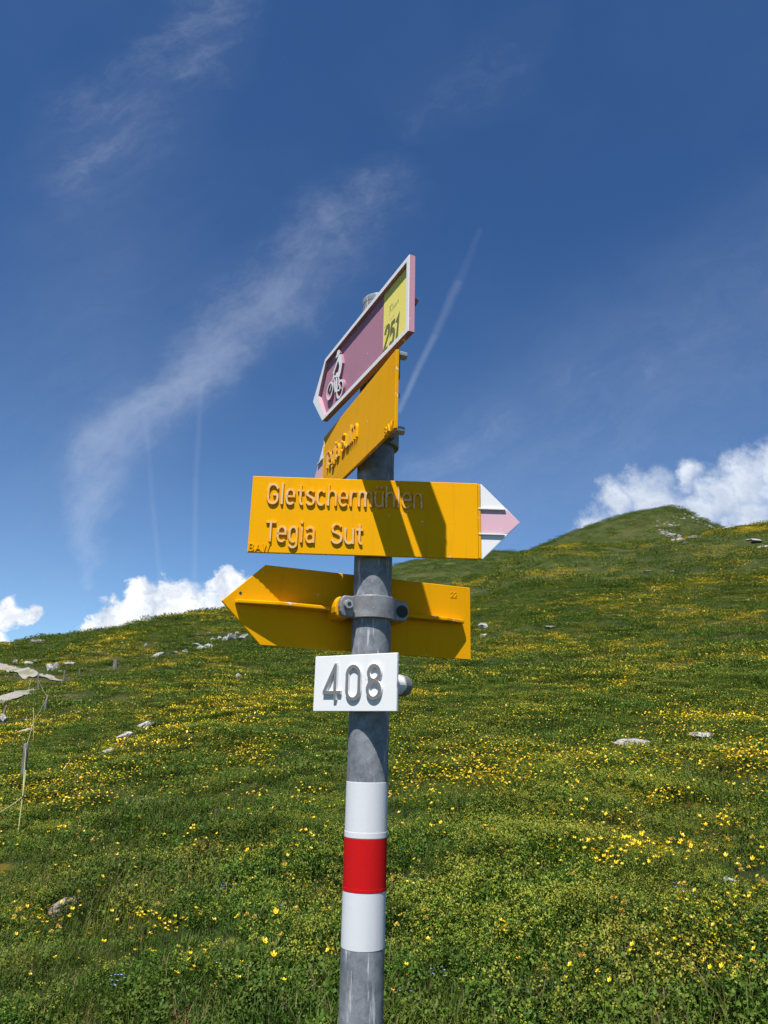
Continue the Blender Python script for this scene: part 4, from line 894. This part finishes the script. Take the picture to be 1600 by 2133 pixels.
scatter('distant_flower_drift', C_pat2, np.stack([x4, y4, height(x4, y4)], -1), rng.integers(0, 5, len(x4)), rng.uniform(.7, 1.2, len(x4)), 'yellow flower patches on the distant slope')
xb, yb, zb_, rb = pixel_cloud([(125, 1855, 20, 8, 5), (455, 1870, 14, 12, 6), (490, 1890, 10, 6, 2), (200, 1715, 40, 30, 5), (640, 1580, 30, 12, 7), (830, 1790, 8, 6, 2), (955, 1860, 6, 4, 2), (905, 2065, 14, 6, 2), (845, 2105, 16, 10, 2), (1180, 1620, 50, 14, 8), (980, 1540, 30, 10, 5), (1340, 1710, 20, 8, 5), (1110, 1900, 20, 10, 4), (1400, 1890, 30, 12, 4), (0, 2015, 8, 5, 2), (240, 2060, 20, 10, 3)])
scatter('blue_flowers', C_blu, np.stack([xb, yb, zb_], -1), rng.integers(0, 3, len(xb)), rng.uniform(.8, 1.1, len(xb)), 'sparse tiny light blue flowers in the grass')
xw, yw, zw, rw = pixel_cloud([(185, 1615, 12, 8, 14), (1110, 1860, 20, 6, 5), (520, 2060, 60, 20, 6), (560, 2060, 40, 15, 5), (1480, 1600, 90, 60, 12), (900, 1560, 90, 60, 12), (1590, 1910, 12, 8, 3)])
scatter('white_flowers', C_whi, np.stack([xw, yw, zw], -1), rng.integers(0, 2, len(xw)), rng.uniform(.6, .9, len(xw)), 'sparse tiny white flowers in the grass')

# ================================================================ track
def track_fn(t, b, m):
    pos = t.n.new('ShaderNodeNewGeometry').outputs['Position']; n1 = t.noise(pos, 3, 6, .7); n2 = t.noise(pos, .8, 3, .6)
    col = t.mix(t.map(n1, .35, .65), (.16, .15, .13), (.25, .24, .215)); col = t.mix(t.math('MULTIPLY', t.map(n2, .52, .66), .7), col, (.10, .11, .04))
    t.put(b.inputs['Base Color'], col); bump(t, b, n1, .8, .05)
M['track'] = mat('gravel', (.4, .4, .38), .95, spec=.1, fn=track_fn)
for q, ((tx, ty), hw) in enumerate(TR):
    v = []; f = []; dxx = np.gradient(tx); dyy = np.gradient(ty); L = np.hypot(dxx, dyy); nx, ny = -dyy/L, dxx/L; nl = 7
    jj = (np.arange(nl)/(nl-1)*2-1)[None, :]*hw*(1+.2*vnoise(np.arange(len(tx))*.35, np.full(len(tx), q*9.), 5))[:, None]
    jj = jj*np.clip((1.02-np.linspace(0, 1, len(tx)))/.35, .12, 1)[:, None]
    px_ = (tx[:, None]+nx[:, None]*jj).ravel(); py_ = (ty[:, None]+ny[:, None]*jj).ravel()
    v = np.stack([px_, py_, height(px_, py_)+.09], -1)
    for i in range(len(tx)-1):
        for j in range(nl-1): f.append((i*nl+j, i*nl+j+1, (i+1)*nl+j+1, (i+1)*nl+j))
    o = link('track', mesh('track', v, f, M['track'], smooth=True)); tag(o, ['pale gravel track climbing along the left edge below the skyline', 'lower bend of the pale gravel track at the left edge'][q], kind='structure')

# ================================================================ rocks
def rock_fn(t, b, m):
    c = objco(t); n1 = t.noise(c, 7, 7, .7); n2 = t.noise(c, 30, 4, .7)
    col = t.mix(t.map(n1, .38, .66), (.15, .147, .145), (.44, .435, .43)); col = t.mix(t.map(n2, .56, .68), col, (.12, .115, .10))
    t.put(b.inputs['Base Color'], col); bump(t, b, t.math('ADD', n1, t.math('MULTIPLY', n2, .5)), .8, .03)
M['rock'] = mat('pale_limestone', (.5, .5, .5), .9, spec=.2, fn=rock_fn)
def rock2_fn(t, b, m):
    c = objco(t); n1 = t.noise(c, 7, 7, .7)
    t.put(b.inputs['Base Color'], t.mix(t.map(n1, .35, .65), (.13, .10, .08), (.27, .225, .19))); bump(t, b, n1, .9, .03)
M['rock_brown'] = mat('brownish_stone', (.3, .25, .2), .95, spec=.15, fn=rock2_fn)
def rock2d_fn(t, b, m):
    c = objco(t); n1 = t.noise(c, 4, 7, .7)
    t.put(b.inputs['Base Color'], t.mix(t.map(n1, .35, .65), (.05, .05, .04), (.20, .19, .17))); bump(t, b, n1, .9, .05)
M['rock_dark'] = mat('dark_outcrop', (.12, .12, .1), .95, spec=.15, fn=rock2d_fn)
def rock3_fn(t, b, m):
    c = objco(t); n1 = t.noise(c, .5, 6, .7); t.put(b.inputs['Base Color'], t.mix(t.map(n1, .35, .65), (.12, .12, .11), (.28, .28, .27)))
M['rock_scree'] = mat('grey_scree', (.3, .3, .3), .95, spec=.15, fn=rock3_fn)
def ico():
    import bmesh
    bm = bmesh.new(); bmesh.ops.create_icosphere(bm, subdivisions=3, radius=1.0)
    v = np.array([tuple(p.co) for p in bm.verts]); f = [tuple(q.index for q in p.verts) for p in bm.faces]; bm.free(); return v, f
ICO = ico()
def rock(u, v, wpx, hpx, label, m='rock', tilt=0.0, seed=0, group='pale rocks in the meadow', name='rock'):
    x, y, z, r = [float(q[0]) for q in ground_hit(np.array([u]), np.array([v+hpx*.25]))]
    if math.isnan(r): print('rock missed', u, v); return
    dist = r/max(.5, math.cos(math.atan2(z-EYE, r))); w = wpx*dist/FPX/2*1.22; hh = max(hpx*dist/FPX*(.60 if r < 25 else .66), w*.24)
    R2 = np.random.default_rng(seed*13+int(u)+3*int(v)); p = ICO[0].copy()
    for _ in range(15):                               # cut planes give it faces and edges
        nn = R2.normal(size=3); nn /= np.linalg.norm(nn); c = R2.uniform(.36, .80); d_ = p@nn; p -= np.outer(np.maximum(d_-c, 0), nn)
    p += .17*np.stack([fbm(p[:, 0]*2.6+k*7+u, p[:, 1]*2.6+p[:, 2]*2.1+v, 4, k, .6) for k in range(3)], -1)
    p /= np.abs(p).max(0)
    q = p*np.array([w, w*R2.uniform(.7, 1.0), hh])
    me = mesh(name, q, ICO[1], M[m], smooth=False); o = link(name, me)
    az = math.atan2(x-CAMP[0], y-CAMP[1]); o.location = (x, y, z+hh*(.42 if r < 25 else .5)); o.rotation_euler = (0, tilt, -az)
    tag(o, label, 'rock', group); return o
for q, (u, v, w_, h__, lab, m_, tl) in enumerate(ROCKS): rock(u, v, w_, h__, lab, m_, tl, q)
# scree on the far peak: many small stones, one mass
sb = MB(); ru, rv2 = [], []
for (cx, cy, sx, sy, n_, sl_) in ((1388, 1110, 10, 7, 46, .9), (1405, 1117, 10, 7, 26, .8), (1450, 1084, 13, 4, 16, .8), (1480, 1097, 13, 4, 16, .8), (1425, 1080, 10, 5, 9, .3), (1395, 1092, 12, 4, 12, .2), (1440, 1120, 12, 4, 10, .2)):
    t_ = rng.normal(0, 1, n_); ru += list(cx+t_*sx); rv2 += list(cy+t_*sx*sl_*.6+rng.normal(0, sy*.5, n_))
sx_, sy_, sz_, sr_ = ground_hit(np.array(ru), np.array(rv2))
for a_, b_, c_, d_ in zip(sx_, sy_, sz_, sr_):
    if math.isnan(d_) or d_ < 100: continue
    k = float(rng.uniform(.2, .8))
    w_ = k*np.array([1.3, 1.0, .6]); ring_ = [(a_+w_[0]*math.cos(i*1.047+k)*float(rng.uniform(.7, 1)), b_+w_[1]*math.sin(i*1.047+k), c_-.2) for i in range(6)]
    top = [(a_+(p_[0]-a_)*.55, b_+(p_[1]-b_)*.55, c_+w_[2]*float(rng.uniform(.6, 1))) for p_ in ring_]
    sb.add(ring_+top, [(i, (i+1) % 6, 6+(i+1) % 6, 6+i) for i in range(6)]+[(6, 7, 8, 9, 10, 11)])
o = sb.build('scree', [M['rock']]); o.data.materials[0] = M['rock_scree']; tag(o, 'pale scree stones scattered below the far peak', kind='stuff')

# ================================================================ pasture fence at the left edge
def wood_fn(t, b, m):
    c = objco(t); n1 = t.noise(t.vec('MULTIPLY', c, (40, 40, 4)), 1.0, 5, .6)
    t.put(b.inputs['Base Color'], t.mix(t.map(n1, .35, .65), (.09, .083, .076), (.20, .19, .175))); bump(t, b, n1, .8, .006)
M['wood'] = mat('weathered_wood', (.2, .18, .16), .9, spec=.15, fn=wood_fn)
M['plastic'] = mat('pale_yellow_plastic', (.42, .43, .17), .5)
M['rope'] = mat('fence_rope', (.38, .36, .21), .7)
M['black'] = mat('black_plastic', (.02, .02, .02), .5)
def standing(ub, vb, ut, vt):                  # foot on the ground, top at the same distance
    x, y, z, r = [float(q[0]) for q in ground_hit(np.array([ub]), np.array([vb]))]
    d = pix_dir(np.array(ut), np.array(vt)); d = d/np.hypot(d[0], d[1])
    return np.array([x, y, z]), np.array([CAMP[0]+d[0]*r, CAMP[1]+d[1]*r, CAMP[2]+d[2]*r]), r
tops = {}
def post(key, ub, vb, ut, vt, label, rad=None, m='wood', name='fence_post'):
    p, q, r = standing(ub, vb, ut, vt); ln = float(np.linalg.norm(q-p)); w = rad or .055
    o = empty(name, Matrix.Translation(tuple(p))); tag(o, label, 'fence post', 'pasture fence posts')
    d = q-p; b = MB(); u_ = d/ln; n_ = 8
    if m == 'wood':
        b.tube([-u_*.3, d*.3+np.array([.01, 0, 0])*w*4, d*.7, d*.97, d], [w*1.05, w, w*.95, w*.9, w*.6], 9); b.build('stake', M['wood'], o, True)
        b = MB(); b.tube([d*.86+np.array([-w*1.6, -w*.8, 0]), d*.86], [w*.3, w*.3], 8); b.build('insulator', M['black'], o)
    else:
        b.tube([-u_*.15, d*.5, d*.98, d], [w, w, w*.9, w*.5], 8); b.build('rod', M['plastic'], o, True)
        b = MB(); b.tube([d*.62-u_*.012, d*.62+u_*.012], [w*1.8, w*1.8], 8); b.build('clip', M['black'], o)
    tops[key] = (p, q); print('post', key, 'dist %.1f height %.2f' % (r, ln))
post('w1', 47, 1632, 55, 1548, 'leaning grey wooden fence post behind the nearest yellow rod'); post('w2', 93, 1482, 100, 1447, 'short leaning wooden fence post right of the farther yellow rod')
post('w3', 80, 1440, 80, 1401, 'dark upright wooden fence post in front of the gravel track'); post('w4', 133, 1418, 135, 1396, 'wooden fence post at the right end of the gravel track'); post('w5', 166, 1411, 166, 1393, 'grey fence post right of the gravel track, beyond the others'); post('w6', 240, 1391, 241, 1375, 'pale grey stub post alone on the upper left slope', .16)
post('w7', 6, 1492, 14, 1470, 'short leaning stake at the left edge below the track')
post('y1', 36, 1752, 54, 1604, 'nearest pale yellow plastic fence rod, leaning slightly right', .010, 'plastic', 'fence_rod'); post('y2', 70, 1546, 70, 1474, 'farther upright pale yellow plastic fence rod', .012, 'plastic', 'fence_rod'); post('y3', 56, 1453, 65, 1414, 'faint leaning yellow fence rod in front of the track', .014, 'plastic', 'fence_rod')
def at(k, t): p, q = tops[k]; return p+(q-p)*t
def sag(a, b_, s_, n_=14): return [a+(b_-a)*i/n_-np.array([0, 0, s_*4*(i/n_)*(1-i/n_)]) for i in range(n_+1)]
lx, ly, lz, lr = [float(q[0]) for q in ground_hit(np.array([-60.]), np.array([1830.]))]
pts = sag(np.array([lx, ly, lz+.55]), at('y1', .62), .03)+sag(at('y1', .62), at('w1', .88), .04)[1:]+sag(at('w1', .88), at('y2', .62), .04)[1:]+sag(at('y2', .62), at('w2', .86), .05)[1:]+sag(at('w2', .86), at('w3', .6), .05)[1:]
b = MB(); b.tube(pts, .0045, 5); o = b.build('fence_rope', [M['rope']], None, True); tag(o, 'thin pale electric fence rope strung between the rods and posts at left', 'rope')
